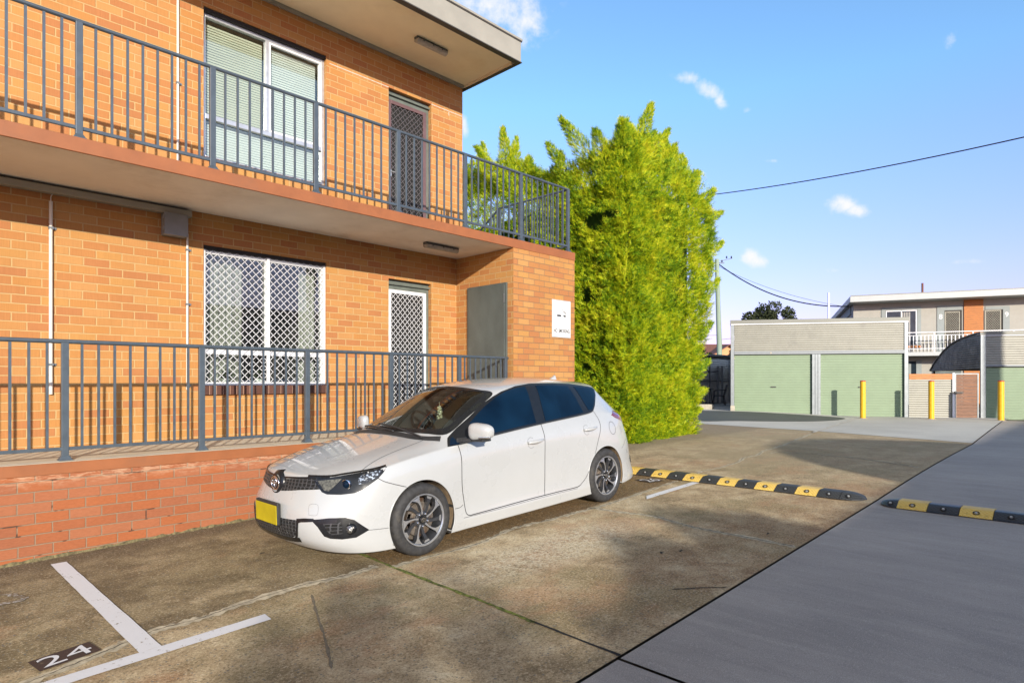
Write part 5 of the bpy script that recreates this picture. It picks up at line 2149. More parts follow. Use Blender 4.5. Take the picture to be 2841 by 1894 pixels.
def hedge():
    th = thing('conifer_hedge', (12.5, 8.5, .45), 'tall yellow-green clipped conifer hedge with ragged top beside the brick wing', 'hedge')
    Ps, Ds, Ls = [], [], []

    def htop(x, y):
        h = 6.2 + .55 * np.clip((14.6 - x) / 2.2, 0, 1) + .25 * np.sin(x * 1.7 + y * 1.3) + .25 * np.sin(y * 1.1 + .6)
        h = h + np.where(y > 8.6, .25, 0) - .45 * np.exp(-((y - 9.9) / .6) ** 2) + .1
        return h
    XL_, XR_, YF_, YB_ = 10.85, 14.25, 7.32, 13.2

    def add(P, N, up, L):
        n = len(P)
        d = fbm(P, .9, 3, 3)
        d2 = fbm(P, 3.2, 9, 2)
        off = (d - .5) * .34 + (d2 - .5) * .40 + RNG.uniform(-.16, .03, n)
        keep = (fbm(P, 1.9, 21, 2) > .23) & (fbm(P, 5.0, 33, 2) > .22)
        P = P + N * off[:, None]
        D = unit(N * RNG.uniform(.35, 1.1, n)[:, None] + np.array([0, 0, 1.0]) * (up * RNG.uniform(.2, 1.1, n))[:, None] + RNG.normal(size=(n, 3)) * .40)
        Ps.append(P[keep]); Ds.append(D[keep]); Ls.append((L * RNG.uniform(.6, 1.3, n))[keep])
    # front face
    n = 34000
    u = RNG.uniform(0, 1, n); v = RNG.uniform(0, 1, n)
    lean = .45 * v
    x = XL_ + u * (XR_ + lean * 1.1 - XL_ - .55 * (1 - v))
    z = .35 + v * (htop(x, YF_ + .3) - .35)
    y = np.full(n, YF_) - .10 * np.sin(v * 3.1)
    round_ = np.clip((v - .82) / .18, 0, 1)
    y = y + round_ ** 2 * .55
    add(np.stack([x, y, z], 1), np.stack([np.zeros(n), -np.ones(n), round_ * .8], 1), .8, .16)
    # left face (towards the building end)
    n = 40000
    u = RNG.uniform(0, 1, n); v = RNG.uniform(0, 1, n)
    y = YF_ + u * (YB_ - YF_)
    z = .35 + v * (htop(np.full(n, XL_ + .3), y) - .35)
    round_ = np.clip((v - .82) / .18, 0, 1)
    x = np.full(n, XL_) + round_ ** 2 * .55
    add(np.stack([x, y, z], 1), np.stack([-np.ones(n), np.zeros(n), round_ * .8], 1), .8, .17)
    # rounded corner between the two faces
    n = 9000
    a = RNG.uniform(0, 1, n) * math.pi / 2; v = RNG.uniform(0, 1, n)
    N = np.stack([-np.cos(a), -np.sin(a), np.zeros(n)], 1)
    z = .35 + v * (htop(np.full(n, XL_ + .3), np.full(n, YF_ + .3)) - .35)
    rc = .62 * (1 - np.clip((v - .82) / .18, 0, 1) ** 2 * .6)
    add(np.stack([XL_ + .55 + N[:, 0] * rc, YF_ + .50 + N[:, 1] * rc, z], 1), N, .8, .17)
    # right face
    n = 9000
    u = RNG.uniform(0, 1, n); v = RNG.uniform(0, 1, n)
    y = YF_ + u * 3.5
    z = .35 + v * (htop(np.full(n, XR_), y) - .35)
    x = XR_ + .45 * v - .55 * (1 - v) - np.clip((v - .82) / .18, 0, 1) ** 2 * .5
    add(np.stack([x, y, z], 1), np.stack([np.ones(n), np.zeros(n), np.zeros(n)], 1), .8, .20)
    # top
    n = 12000
    x = XL_ + RNG.uniform(0.2, 1, n) * (XR_ - XL_)
    y = YF_ + RNG.uniform(.05, 1, n) * (YB_ - YF_)
    z = htop(x, y) - .12
    add(np.stack([x, y, z], 1), np.stack([RNG.normal(size=n) * .2, RNG.normal(size=n) * .2, np.ones(n)], 1), .8, .19)
    # ragged shoots: (base, tip, radius)
    shoots = [((11.6, 7.7, 6.3), (11.95, 7.42, 7.72), .34), ((11.7, 7.6, 6.3), (12.45, 7.3, 7.25), .26), ((11.3, 7.6, 6.2), (11.35, 7.6, 7.15), .30),
              ((12.4, 7.5, 6.2), (12.75, 7.35, 6.98), .24), ((12.9, 7.5, 6.1), (13.2, 7.3, 6.75), .24), ((13.4, 7.5, 6.0), (13.85, 7.3, 6.65), .26), ((13.9, 7.5, 5.8), (14.45, 7.2, 6.35), .26),
              ((11.1, 8.3, 6.4), (10.45, 8.75, 7.35), .30), ((11.0, 8.9, 6.2), (10.55, 9.2, 6.95), .26), ((11.0, 7.9, 6.2), (10.75, 8.05, 7.0), .3),
              ((11.1, 10.9, 6.3), (10.9, 11.0, 7.9), .34), ((11.0, 10.7, 6.2), (10.3, 11.3, 7.35), .26), ((11.0, 11.4, 6.1), (10.9, 11.9, 7.3), .26),
              ((14.2, 7.5, 4.6), (14.95, 7.25, 5.15), .24), ((14.2, 7.5, 3.6), (14.85, 7.3, 4.2), .24), ((14.1, 7.5, 5.5), (14.95, 7.25, 5.9), .25), ((13.9, 7.5, 2.6), (14.5, 7.3, 3.1), .22),
              ((13.7, 7.5, 1.8), (14.35, 7.3, 2.15), .22), ((13.5, 7.5, 1.2), (14.15, 7.3, 1.45), .22), ((13.4, 7.5, .8), (13.95, 7.3, 1.0), .2), ((11.9, 8.6, 6.3), (12.05, 8.3, 7.2), .3)]
    for k in range(46):
        a = RNG.uniform(0, 1)
        if RNG.uniform() < .5:
            x = RNG.uniform(XL_, XR_); y = YF_ + .25; z = htop(x, y)
        else:
            y = RNG.uniform(YF_, YB_); x = XL_ + .3; z = htop(x, y)
        shoots.append(((x, y, z - .35), (x + RNG.uniform(-.2, .35), y + RNG.uniform(-.2, .2), z + RNG.uniform(.1, .5)), .20))
    for (b, t_, r) in shoots:
        b, t_ = np.array(b), np.array(t_)
        n = int(620 * np.linalg.norm(t_ - b) * (r / .25))
        s = RNG.uniform(0, 1, n) ** .8
        rr = r * (1 - s) ** .75 * np.sqrt(RNG.uniform(0, 1, n))
        a = RNG.uniform(0, 6.28, n)
        ax = (t_ - b) / np.linalg.norm(t_ - b)
        e1 = np.cross(ax, [0.3, 1, 0.1]); e1 /= np.linalg.norm(e1)
        e2 = np.cross(ax, e1)
        rad = np.cos(a)[:, None] * e1 + np.sin(a)[:, None] * e2
        P = b + s[:, None] * (t_ - b) + rad * rr[:, None]
        D = unit(ax * 1.0 + rad * .55 + RNG.normal(size=(n, 3)) * .2)
        Ps.append(P); Ds.append(D); Ls.append(.14 * RNG.uniform(.6, 1.2, n))
    P = np.concatenate(Ps); D = np.concatenate(Ds); L = np.concatenate(Ls)
    V, F = sprays(P, D, L * .78, 2, 6, .46)
    np_obj('foliage', V, F, 'cypress', th)
    # darker inner growth
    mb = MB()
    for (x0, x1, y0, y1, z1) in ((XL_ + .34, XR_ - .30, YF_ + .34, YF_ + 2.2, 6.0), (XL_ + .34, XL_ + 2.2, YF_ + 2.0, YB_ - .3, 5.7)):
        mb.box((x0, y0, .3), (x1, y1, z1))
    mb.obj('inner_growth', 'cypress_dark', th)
    mb = MB()
    for (x, y) in ((12.0, 8.3), (13.3, 8.3)):
        mb.tube([(x, y, .2), (x, y, 2), (x + .05, y, 5.6)], .12, 10)
    mb.obj('trunk', 'bark', th)


hedge()


def leafy_tree(name, label, cat, base, crown_c, rad, nclump, nleaf, matn, leafsz, group=None, seed=1, trunk_r=.15, squash=1.0, gap=.0):
    rg = np.random.default_rng(seed)
    th = thing(name, base, label, cat, group)
    cc = np.array(crown_c)
    cl = unit(rg.normal(size=(nclump, 3))) * (rg.uniform(.25, 1, nclump) ** .5)[:, None] * np.array(rad)
    cl = cl + cc
    cr = rg.uniform(.22, .42, nclump) * (min(rad) if min(rad) > .9 else .9)
    mb = MB()
    b = Vector(base)
    top = Vector(crown_c)
    mb.tube([b, b.lerp(top, .5) + Vector((.05, .05, 0)), top], trunk_r, 8, radii=[trunk_r, trunk_r * .7, trunk_r * .35])
    for k in range(min(nclump, 16)):
        q = Vector(cl[k])
        p = b.lerp(top, .45 + .4 * (k % 5) / 5)
        mb.tube([p, p.lerp(q, .5) + Vector((0, 0, .15)), q], trunk_r * .25, 5, radii=[trunk_r * .35, trunk_r * .2, trunk_r * .08])
    mb.obj('trunk', 'bark', th)
    idx = rg.integers(0, nclump, nleaf)
    P = cl[idx] + unit(rg.normal(size=(nleaf, 3))) * (cr[idx] * rg.uniform(.4, 1, nleaf) ** .6)[:, None] * np.array([1, 1, squash])
    D = unit(rg.normal(size=(nleaf, 3)) + np.array([0, 0, -.2]))
    S = unit(np.cross(D, rg.normal(size=(nleaf, 3))))
    L = leafsz * rg.uniform(.6, 1.3, nleaf)
    V = np.stack([P, P + D * (L * .5)[:, None] + S * (L * .28)[:, None], P + D * L[:, None], P + D * (L * .5)[:, None] - S * (L * .28)[:, None]], axis=1).reshape(-1, 3)
    F = np.arange(nleaf * 4).reshape(-1, 4)
    np_obj('crown', V, F, matn, th)
    return th


leafy_tree('garden_tree', 'dark green tree showing above the left garage roof', 'tree', (55.2, 22.3, .4), (55.2, 22.3, 6.2), (2.0, 2.6, 2.1), 30, 13000, 'gum_leaves', .22, seed=3)
leafy_tree('garden_tree', 'dark rounded tree just left of the power pole beyond the fence', 'tree', (55.0, 29.6, .4), (55.0, 29.6, 3.4), (2.4, 2.7, 1.9), 28, 12000, 'bush_leaves', .22, seed=4)
leafy_tree('garden_tree', 'dark tree right of the power pole beyond the fence', 'tree', (60, 26.4, .4), (60, 26.4, 3.9), (1.4, 1.4, 2.0), 14, 5000, 'bush_leaves', .22, seed=6)

# ------------------------------------------------------------ garages
def V3(*a): return Vector(a)


UZ = Vector((0, 0, 1))
GF = (Vector((21.18, 9.93, 0)), Vector((.539, -.842, 0)), Vector((.911, .4134, 0)), UZ)


def fp(fr, a, b, c):
    return fr[0] + fr[1] * a + fr[2] * b + fr[3] * c


def wavy(mb, fr, s0, s1, v0, v1, z0, z1, pitch=.076, amp=.0065, top=None):
    """horizontally corrugated sheet from (s0,v0) to (s1,v1)"""
    n = max(1, int((z1 - z0) / pitch * 6))
    dx, dy = s1 - s0, v1 - v0
    L = math.hypot(dx, dy)
    nx, ny = dy / L, -dx / L
    cols = 1 if top is None else 24
    vs = []
    for i in range(cols + 1):
        q = i / cols
        zt = z1 if top is None else top(q)
        for k in range(n + 1):
            z = z0 + (z1 - z0) * k / n
            zz = min(z, zt)
            a = amp * math.cos(2 * math.pi * (z - z0) / pitch)
            vs.append(fp(fr, s0 + dx * q + nx * a, v0 + dy * q + ny * a, zz))
    m = n + 1
    mb.add(vs, [(i * m + k, (i + 1) * m + k, (i + 1) * m + k + 1, i * m + k + 1) for i in range(cols) for k in range(n)])


def roller(mb, fr, s0, s1, v, z0, z1, pitch=.088):
    prof = []
    z = z0
    while z < z1:
        for a, d in ((0, 0), (.62, -.004), (.70, .012), (.84, .012), (.92, 0)):
            zz = z + a * pitch
            if zz < z1:
                prof.append((zz, d))
        z += pitch
    vs = []
    for (z, d) in prof:
        vs += [fp(fr, s0, v + d, z), fp(fr, s1, v + d, z)]
    mb.add(vs, [(2 * i, 2 * i + 1, 2 * i + 3, 2 * i + 2) for i in range(len(prof) - 1)])


def fbx(a, b, name, m, parent, fr=GF, bevel=.004):
    mb = MB()
    mb.fbox(fr, a, b)
    return mb.obj(name, m, parent, bevel=bevel)


g1 = thing('garage', tuple(fp(GF, 2.8, 0, .45)), 'left double garage with two pale green roller doors and corrugated grey front', 'garage', 'garages across the forecourt')
mb = MB()
wavy(mb, GF, .12, 5.53, .0, .0, 2.70, 3.64)
mb.obj('front_cladding', 'corrugated', g1, smooth=True, fix=False)
mb = MB()
wavy(mb, GF, .0, .0, .03, 5.9, .3, 3.6)
wavy(mb, GF, 5.65, 5.65, 5.9, .03, .3, 3.6)
mb.obj('side_cladding', 'corrugated', g1, smooth=True, fix=False)
fbx((-.02, -.045, 3.67), (5.68, 6.0, 3.80), 'roof_cap', 'garage_trim', g1)
fbx((.0, -.035, 3.635), (5.66, .0, 3.668), 'flashing', 'white_frame', g1)
fbx((.0, -.03, .35), (.115, .05, 3.633), 'corner_post', 'galv', g1)
fbx((5.535, -.03, .35), (5.65, .05, 3.633), 'corner_post', 'galv', g1)
fbx((-.01, -.045, .35), (.135, .02, .80), 'post_base', 'kerb_stone', g1)
fbx((2.665, -.035, .35), (2.935, .05, 2.585), 'centre_post', 'galv', g1)
fbx((2.76, -.05, .35), (2.79, -.0355, 2.585), 'post_rib', 'galv', g1)
fbx((2.85, -.05, .35), (2.88, -.0355, 2.585), 'post_rib', 'galv', g1)
fbx((.116, -.04, 2.59), (5.534, .03, 2.705), 'lintel', 'lintel_grey', g1)
for (a, b_, lock) in ((.12, 2.66, 1.42), (2.94, 5.53, 4.22)):
    mb = MB()
    roller(mb, GF, a, b_, .06, .40, 2.60)
    d = mb.obj('roller_door', 'roller_green', g1, fix=False)
    fbx((lock - .09, .035, 1.44), (lock + .09, .058, 1.475), 'lock_handle', 'plastic_black', d)
    d.children[-1].location = (0, 0, 0)
fbx((1.30, -.047, 2.61), (1.36, -.0405, 2.67), 'tag', 'kerb_stone', g1)
fbx((.12, 5.8, .3), (5.5, 5.9, 3.6), 'back_wall', 'corrugated_dark', g1)

g2 = thing('garage', tuple(fp(GF, 9.5, 0, .4)), 'right garage with curved dark side gable and pale green roller door', 'garage', 'garages across the forecourt')
S0 = 7.79
mb = MB()
wavy(mb, GF, S0 + .13, S0 + 8, .0, .0, 2.185, 3.16)
mb.obj('front_cladding', 'corrugated', g2, smooth=True, fix=False)
fbx((S0 - .02, -.045, 3.165), (S0 + 8, .3, 3.27), 'roof_cap', 'garage_trim', g2)
fbx((S0, -.035, 3.135), (S0 + 8, .0, 3.163), 'flashing', 'white_frame', g2)
fbx((S0, -.03, .3), (S0 + .15, .05, 3.133), 'corner_post', 'galv', g2)
fbx((S0 + .151, -.04, 2.13), (S0 + 8, .03, 2.19), 'lintel', 'lintel_grey', g2)
mb = MB()
roller(mb, GF, S0 + .17, S0 + 2.9, .06, .35, 2.15)
roller(mb, GF, S0 + 3.2, S0 + 6, .06, .35, 2.15)
mb.obj('roller_door', 'roller_green', g2, fix=False)
CV = [(0, 3.22), (.9, 3.2), (1.9, 3.14), (2.9, 3.02), (3.9, 2.80), (4.9, 2.45), (5.75, 2.06)]


def cvz(q):
    v = q * 5.75
    for (a, b_), (c, d) in zip(CV[:-1], CV[1:]):
        if a <= v <= c:
            return b_ + (d - b_) * (v - a) / (c - a)
    return CV[-1][1]


mb = MB()
wavy(mb, GF, S0, S0, .05, 5.75, 2.06, 3.22, top=cvz)
mb.obj('side_gable', 'corrugated_dark', g2, smooth=True, fix=False)
mb = MB()
vs = []
for v, z in CV:
    vs += [fp(GF, S0 - .04, v, z + .02), fp(GF, S0 + 8, v, z + .02), fp(GF, S0 + 8, v, z + .05), fp(GF, S0 - .04, v, z + .05)]
n = len(CV)
for i in range(n - 1):
    for j in range(4):
        mb.f.append((4 * i + j, 4 * i + (j + 1) % 4, 4 * i + 4 + (j + 1) % 4, 4 * i + 4 + j)); mb.mi.append(0)
mb.v = [tuple(v) for v in vs]
mb.obj('curved_roof', 'corrugated_dark', g2)
fbx((S0, 5.3, .3), (S0 + .07, 5.37, 2.1), 'carport_post', 'plastic_black', g2)

fn = thing('side_fence', tuple(fp(GF, 6.35, 0, .43)), 'corrugated grey fence panel with orange timber rail between the garages', 'fence')
mb = MB()
wavy(mb, GF, 5.68, 6.98, .02, .02, .38, 1.715)
mb.obj('fence_panel', 'corrugated', fn, smooth=True, fix=False)
for z in (1.72, 1.812):
    fbx((5.68, -.01, z), (6.965, .03, z + .088), 'top_rail', 'timber_orange', fn)
fbx((6.97, -.03, .35), (7.035, .035, 1.93), 'fence_post', 'white_frame', fn)
gt = thing('side_gate', tuple(fp(GF, 7.4, 0, .4)), 'brown timber slat gate in a pale steel frame', 'gate')
mb = MB()
n = 13
for k in range(n):
    z = .445 + k * (1.43 / n)
    mb.fbox(GF, (7.08, .0, z), (7.70, .02, z + 1.43 / n - .008))
mb.obj('slats', 'timber_brown', gt)
mb = MB()
for a, b_ in (((7.04, -.012, .42), (7.079, .028, 1.92)), ((7.701, -.012, .42), (7.74, .028, 1.92)), ((7.08, -.012, 1.885), (7.70, .028, 1.92))):
    mb.fbox(GF, a, b_)
mb.obj('gate_frame', 'galv', gt)
mb = MB()
mb.fbox(GF, (6.95, -.06, 1.26), (7.28, -.032, 1.30))
mb.fbox(GF, (7.02, -.07, 1.235), (7.09, -.033, 1.33))
mb.obj('latch', 'plastic_black', gt)

# bollards
bl = []
for i, (x, y, lab) in enumerate(((22.45, 6.06, 'yellow bollard in front of the left garage door'), (23.50, 4.38, 'yellow bollard in front of the corrugated fence'), (24.15, 2.70, 'yellow bollard in front of the right garage, half in shade'))):
    z = ground_z(x, y)
    if i == 0:
        th = thing('bollard', (x, y, z), lab, 'bollard', 'yellow bollards on the forecourt')
        mb = MB()
        mb.lathe([(0, .082), (1.19, .082)], (0, 0, 0), (0, 0, 1), 24)
        mb.obj('post', 'bollard_yellow', th, autos=30, local=True)
        mb = MB()
        mb.lathe([(1.19, .084), (1.215, .084), (1.228, .06), (1.23, .001)], (0, 0, 0), (0, 0, 1), 24)
        mb.obj('cap', 'red_cap', th, autos=30, local=True)
        mb = MB()
        mb.lathe([(0, .13), (.012, .13), (.014, .083)], (0, 0, 0), (0, 0, 1), 24)
        mb.obj('base_plate', 'kerb_stone', th, autos=30, local=True)
        src = th
    else:
        th = src.copy()
        COL.objects.link(th)
        th.location = (x, y, z)
        th['label'] = lab
        for ch in list(src.children):
            c = ch.copy()
            COL.objects.link(c)
            c.parent = th

# ------------------------------------------------------------ flats beyond
AF = (Vector((35.53, 9.88, 0)), Vector((.367, -.930, 0)), Vector((.930, .367, 0)), UZ)
pm('grille_beige', (.26, .245, .19), .5)
ap = thing('apartment_building', tuple(fp(AF, 4, 0, .3)), 'pale rendered apartment block with doors 8 and 9 behind the garages', 'building')


def abx(a, b, name, m, parent=ap, bevel=0):
    return fbx(a, b, name, m, parent, AF, bevel)


abx((-.15, 0, .2), (16, 11, 5.64), 'wall', 'render_wall')
abx((-.40, -1.0, 5.63), (16.5, 11.3, 5.92), 'roof_fascia', 'fascia_white', bevel=.02)
abx((-.36, -.96, 5.921), (16.4, 11.2, 5.97), 'roof_top', 'corrugated')
abx((-.156, .35, 4.7), (-.151, 1.2, 5.35), 'side_window', 'corrugated_dark')
abx((-.2, 1.0, 5.2), (-.151, 10.9, 5.62), 'side_panel', 'render_dark')
abx((-.1, -1.05, 2.89), (16, -.001, 3.07), 'balcony_slab', 'fascia_white')


def ring(s0, s1, z0, z1, w, name, m, dep=.03):
    mb = MB()
    mb.fbox(AF, (s0 - w, -dep, z0), (s0, -.002, z1 + w))
    mb.fbox(AF, (s1, -dep, z0), (s1 + w, -.002, z1 + w))
    mb.fbox(AF, (s0, -dep, z1), (s1, -.002, z1 + w))
    return mb.obj(name, m, ap)


w8 = ring(1.28, 2.66, 3.45, 5.24, .17, 'window', 'render_dark')
abx((1.30, -.012, 3.47), (2.64, -.003, 5.22), 'glass', 'apt_glass', w8).location = (0, 0, 0)
mb = MB()
for k, s in enumerate((1.30, 1.96, 2.60)):
    mb.fbox(AF, (s, -.028, 3.47), (s + .045, -.0125, 5.22))
mb.fbox(AF, (1.345, -.028, 5.17), (2.6, -.0125, 5.22))
mb.obj('window_frame', 'white_frame', w8).location = (0, 0, 0)
mb = MB()
for k in range(5):
    mb.fbox(AF, (2.02 + k * .075, -.020, 3.6), (2.06 + k * .075, -.013, 5.12))
mb.obj('curtain', 'curtain', w8).location = (0, 0, 0)
abx((1.15, -.09, 3.33), (2.85, -.031, 3.43), 'sill', 'timber_orange', w8).location = (0, 0, 0)
for (s0, s1, num, ns, flip) in ((3.88, 4.44, '8', 3.65, 0), (5.50, 6.08, '9', 6.30, 1)):
    d = ring(s0 - .14 if not flip else s0 - .02, s1 + .0, ZS * 0 + 3.08, 5.08, .0001, 'door', 'render_dark')
    mb = MB()
    if not flip:
        mb.fbox(AF, (3.50, -.03, 3.08), (3.80, -.003, 5.38)); mb.fbox(AF, (3.8001, -.03, 5.14), (4.54, -.003, 5.38))
    else:
        mb.fbox(AF, (6.16, -.03, 3.08), (6.42, -.003, 5.25)); mb.fbox(AF, (5.46, -.03, 5.10), (6.1599, -.003, 5.25))
    mb.obj('surround', 'render_dark', d).location = (0, 0, 0)
    abx((s0 - .06, -.02, 3.08), (s1 + .08, -.003, 5.12 if not flip else 5.08), 'door_leaf', 'dark_gap', d).location = (0, 0, 0)
    gm = MB()
    raw = MB()
    grille(raw, s0 - .02, s1 - .04, 3.12, 5.02, -.03, .09, .12, .014)
    gm.add([fp(AF, x, y - .006, z) for (x, y, z) in raw.v], raw.f)
    gm.obj('diamond_mesh', 'grille_beige', d, fix=False).location = (0, 0, 0)
    mb = MB()
    mb.fbox(AF, (s0 - .07, -.045, 3.1), (s0 - .02, -.021, 5.07)); mb.fbox(AF, (s1 - .04, -.045, 3.1), (s1 - .0, -.021, 5.07)); mb.fbox(AF, (s0 - .0199, -.045, 5.02), (s1 - .0401, -.021, 5.07))
    mb.obj('screen_frame', 'grille_beige', d).location = (0, 0, 0)
    mb = MB()
    text_into(mb, num, .34, lambda x, y: fp(AF, ns + x, -.036, 4.72 + y))
    mb.obj('door_number', 'sign_white', d, fix=False).location = (0, 0, 0)
mb = MB()
z = 3.08
while z < 5.62:
    mb.fbox(AF, (4.60, -.05, z), (5.38, -.003, min(5.625, z + .096)))
    z += .104
mb.obj('timber_panel', 'timber_orange', ap)
mb = MB()
z = .4
while z < 2.86:
    mb.fbox(AF, (4.60, -.05, z), (5.38, -.003, min(2.88, z + .096)))
    z += .104
mb.obj('timber_panel', 'timber_orange', ap)
abx((1.3, -.02, .9), (2.62, -.003, 2.65), 'lower_window', 'apt_glass')
abx((2.2, -.03, .3), (2.40, -.0205, 2.55), 'window_frame', 'render_dark')
abx((2.62, -.04, .3), (2.85, -.003, 2.72), 'window_surround', 'render_dark')
abx((1.4, -.6, .3), (2.05, -.3, 2.25), 'blind_box', 'galv')
abx((3.3, -.03, .3), (4.5, -.003, 2.5), 'lower_door', 'door_grey')
rl = thing('balcony_railing', tuple(fp(AF, 4, -1, 3.07)), 'white balustrade on the upper floor of the pale flats behind', 'railing')
mb = MB()
mb.fbox(AF, (-.1, -1.03, 4.00), (16, -.98, 4.04))
mb.fbox(AF, (-.1, -1.02, 3.86), (16, -.99, 3.885))
mb.fbox(AF, (-.1, -1.02, 3.22), (16, -.99, 3.25))
mb.obj('rails', 'white_frame', rl)
mb = MB()
s = 0.0
k = 0
while s < 9:
    mb.fbox(AF, (s, -1.013, 3.12), (s + .018, -.997, 3.86))
    mb.fbox(AF, (s - .012, -1.016, 3.62), (s + .030, -.994, 3.86))
    if k % 10 == 0:
        mb.fbox(AF, (s + .06, -1.03, 3.07), (s + .11, -.98, 4.0))
    s += .155
    k += 1
o = mb.obj('balusters', 'white_frame', rl)
o['kind'] = 'stuff'
vp = thing('vent_pipe', tuple(fp(AF, 3.0, .6, 5.97)), 'short rusty brown vent pipe on the roof of the pale flats', 'pipe')
mb = MB()
mb.tube([fp(AF, 3.0, .6, 5.9), fp(AF, 3.0, .6, 6.62)], .05, 10)
mb.obj('pipe', 'rust', vp, autos=40)
wp = thing('mast', (27.8, 8.79, 3.7), 'thin white mast rising behind the left garage roof', 'pole')
mb = MB()
mb.tube([(27.8, 8.79, 3.0), (27.8, 8.79, 5.33)], .045, 10)
mb.obj('pipe', 'white_frame', wp, autos=40)

# ------------------------------------------------------------ power pole and cables
PX, PY = 37.8, 18.55
pp = thing('power_pole', (PX, PY, .4), 'tall weathered green-grey timber power pole beyond the garages', 'pole')
mb = MB()
mb.tube([(PX + .1, PY - .08, .2), (PX + .05, PY - .04, 4), (PX - .05, PY + .02, 7.5), (PX - .08, PY + .05, 9.46)], .15, 14, radii=[.18, .165, .14, .125])
mb.obj('pole', 'pole_green', pp, autos=40)
mb = MB()
r_ = Vector((.70, -.7145, 0))
c = Vector((PX - .07, PY + .04, 9.2))
mb.bar(c - r_ * .75, c + r_ * .45, .05)
mb.bar(c + r_ * .2 + Vector((0, 0, .12)), c + r_ * .95 + Vector((0, 0, .3)), .035)
mb.obj('crossarm', 'plastic_black', pp)
for k, a in enumerate((-.7, -.35, .3, .6, .9)):
    mb = MB()
    p = c + r_ * a + Vector((0, 0, .05 + (.25 if a > .5 else 0)))
    mb.lathe([(0, .03), (.04, .06), (.09, .03), (.12, .05), (.15, .001)], p, (0, 0, 1), 8)
    mb.obj('insulator', 'plastic_black', pp)


def cable(label, a, b, sag, r, n=24, grp='overhead cables'):
    a, b = Vector(a), Vector(b)
    pts = []
    for i in range(n + 1):
        t_ = i / n
        p = a.lerp(b, t_)
        p.z -= sag * 4 * t_ * (1 - t_)
        pts.append(p)
    mb = MB()
    mb.tube(pts, r, 6)
    o = mb.obj('overhead_cable', 'cable_black')
    return tag(o, label, 'cable', grp)


cable('thick black cable from the power pole down to the pale flats', (PX, PY, 9.15), tuple(fp(AF, -.35, .1, 5.55)), .75, .035)
cable('thin wire above the thick cable between pole and pale flats', (PX, PY, 9.0), tuple(fp(AF, -.3, 1.0, 5.6)), .35, .010)
cable('long black cable crossing the sky from behind the hedge', (21.4, 12.6, 8.65), (17.8, -4.2, 7.36), .42, .016)
cable('thin wire low beside the power pole beyond the fence', (52, 29.5, 6.1), (PX, PY, 4.6), .1, .012)
cable('faint wire low right of the power pole', (PX, PY, 4.3), (60, 22, 6.6), .1, .012)

# ------------------------------------------------------------ patio beside the left garage
pw = thing('boundary_fence', tuple(fp(GF, -1.5, 8.6, .6)), 'pale corrugated fence on a white block wall behind the patio', 'fence')
mb = MB()
wavy(mb, GF, -7, 4, 8.6, 8.6, 1.70, 2.72, .10, .012)
mb.obj('fence_panel', 'fascia_white', pw, smooth=True, fix=False)
fbx((-7, 8.62, .3), (4, 8.82, 1.69), 'block_wall', 'block_white', pw)
fbx((-7, 8.55, 1.66), (4, 8.60, 1.71), 'rail', 'lintel_grey', pw)
for s in (-4.6, -2.4, -.2, 1.2):
    fbx((s, 8.53, .4), (s + .06, 8.585, 2.72), 'fence_post', 'galv', pw)
for s in (-.75, -.55):
    fbx((s, 8.42, .4), (s + .10, 8.52, 2.4), 'fence_post', 'galv', pw)
aw = thing('patio_awning', tuple(fp(GF, -1.4, 6, .6)), 'dark sloping awning on a steel arm beside the left garage', 'awning')
mb = MB()
pts = [fp(GF, -3.6, 4.0, 2.98), fp(GF, .0, 4.0, 2.72), fp(GF, .0, 7.8, 2.72), fp(GF, -3.6, 7.8, 2.98)]
mb.prism(pts, (0, 0, -.07))
mb.obj('canopy', 'lintel_grey', aw)
mb = MB()
mb.bar(fp(GF, -1.6, 4.4, 2.85), fp(GF, -.9, 4.4, 2.0), .05)
mb.bar(fp(GF, -2.6, 4.4, 1.75), fp(GF, -.55, 4.4, 2.08), .04)
mb.bar(fp(GF, -.9, 4.4, 2.75), fp(GF, -.9, 4.4, .55), .035)
mb.obj('frame', 'plastic_black', aw)
wh = thing('patio_shed', tuple(fp(GF, -3.6, 6, .6)), 'dark shed at the shaded end of the patio, half hidden by the hedge', 'shed')
fbx((-6.0, 5.2, .4), (-2.65, 7.9, 2.1), 'walls', 'lintel_dark', wh)
fbx((-6.1, 5.1, 2.101), (-2.55, 8.0, 2.16), 'roof', 'plastic_black', wh)
kb = MB()
kb.fbox(GF, (-6.5, 1.0, .42), (-.62, 1.28, .80))
tag(kb.obj('kerb', 'kerb_stone', bevel=.04), kind='structure')
fl = MB()
fl.fbox(GF, (-8, 1.3, .40), (-.03, 8.5, .615))
tag(fl.obj('patio_floor', 'dark_ground', fix=True), kind='structure')  # dark colour stands in for the shade on the concrete floor


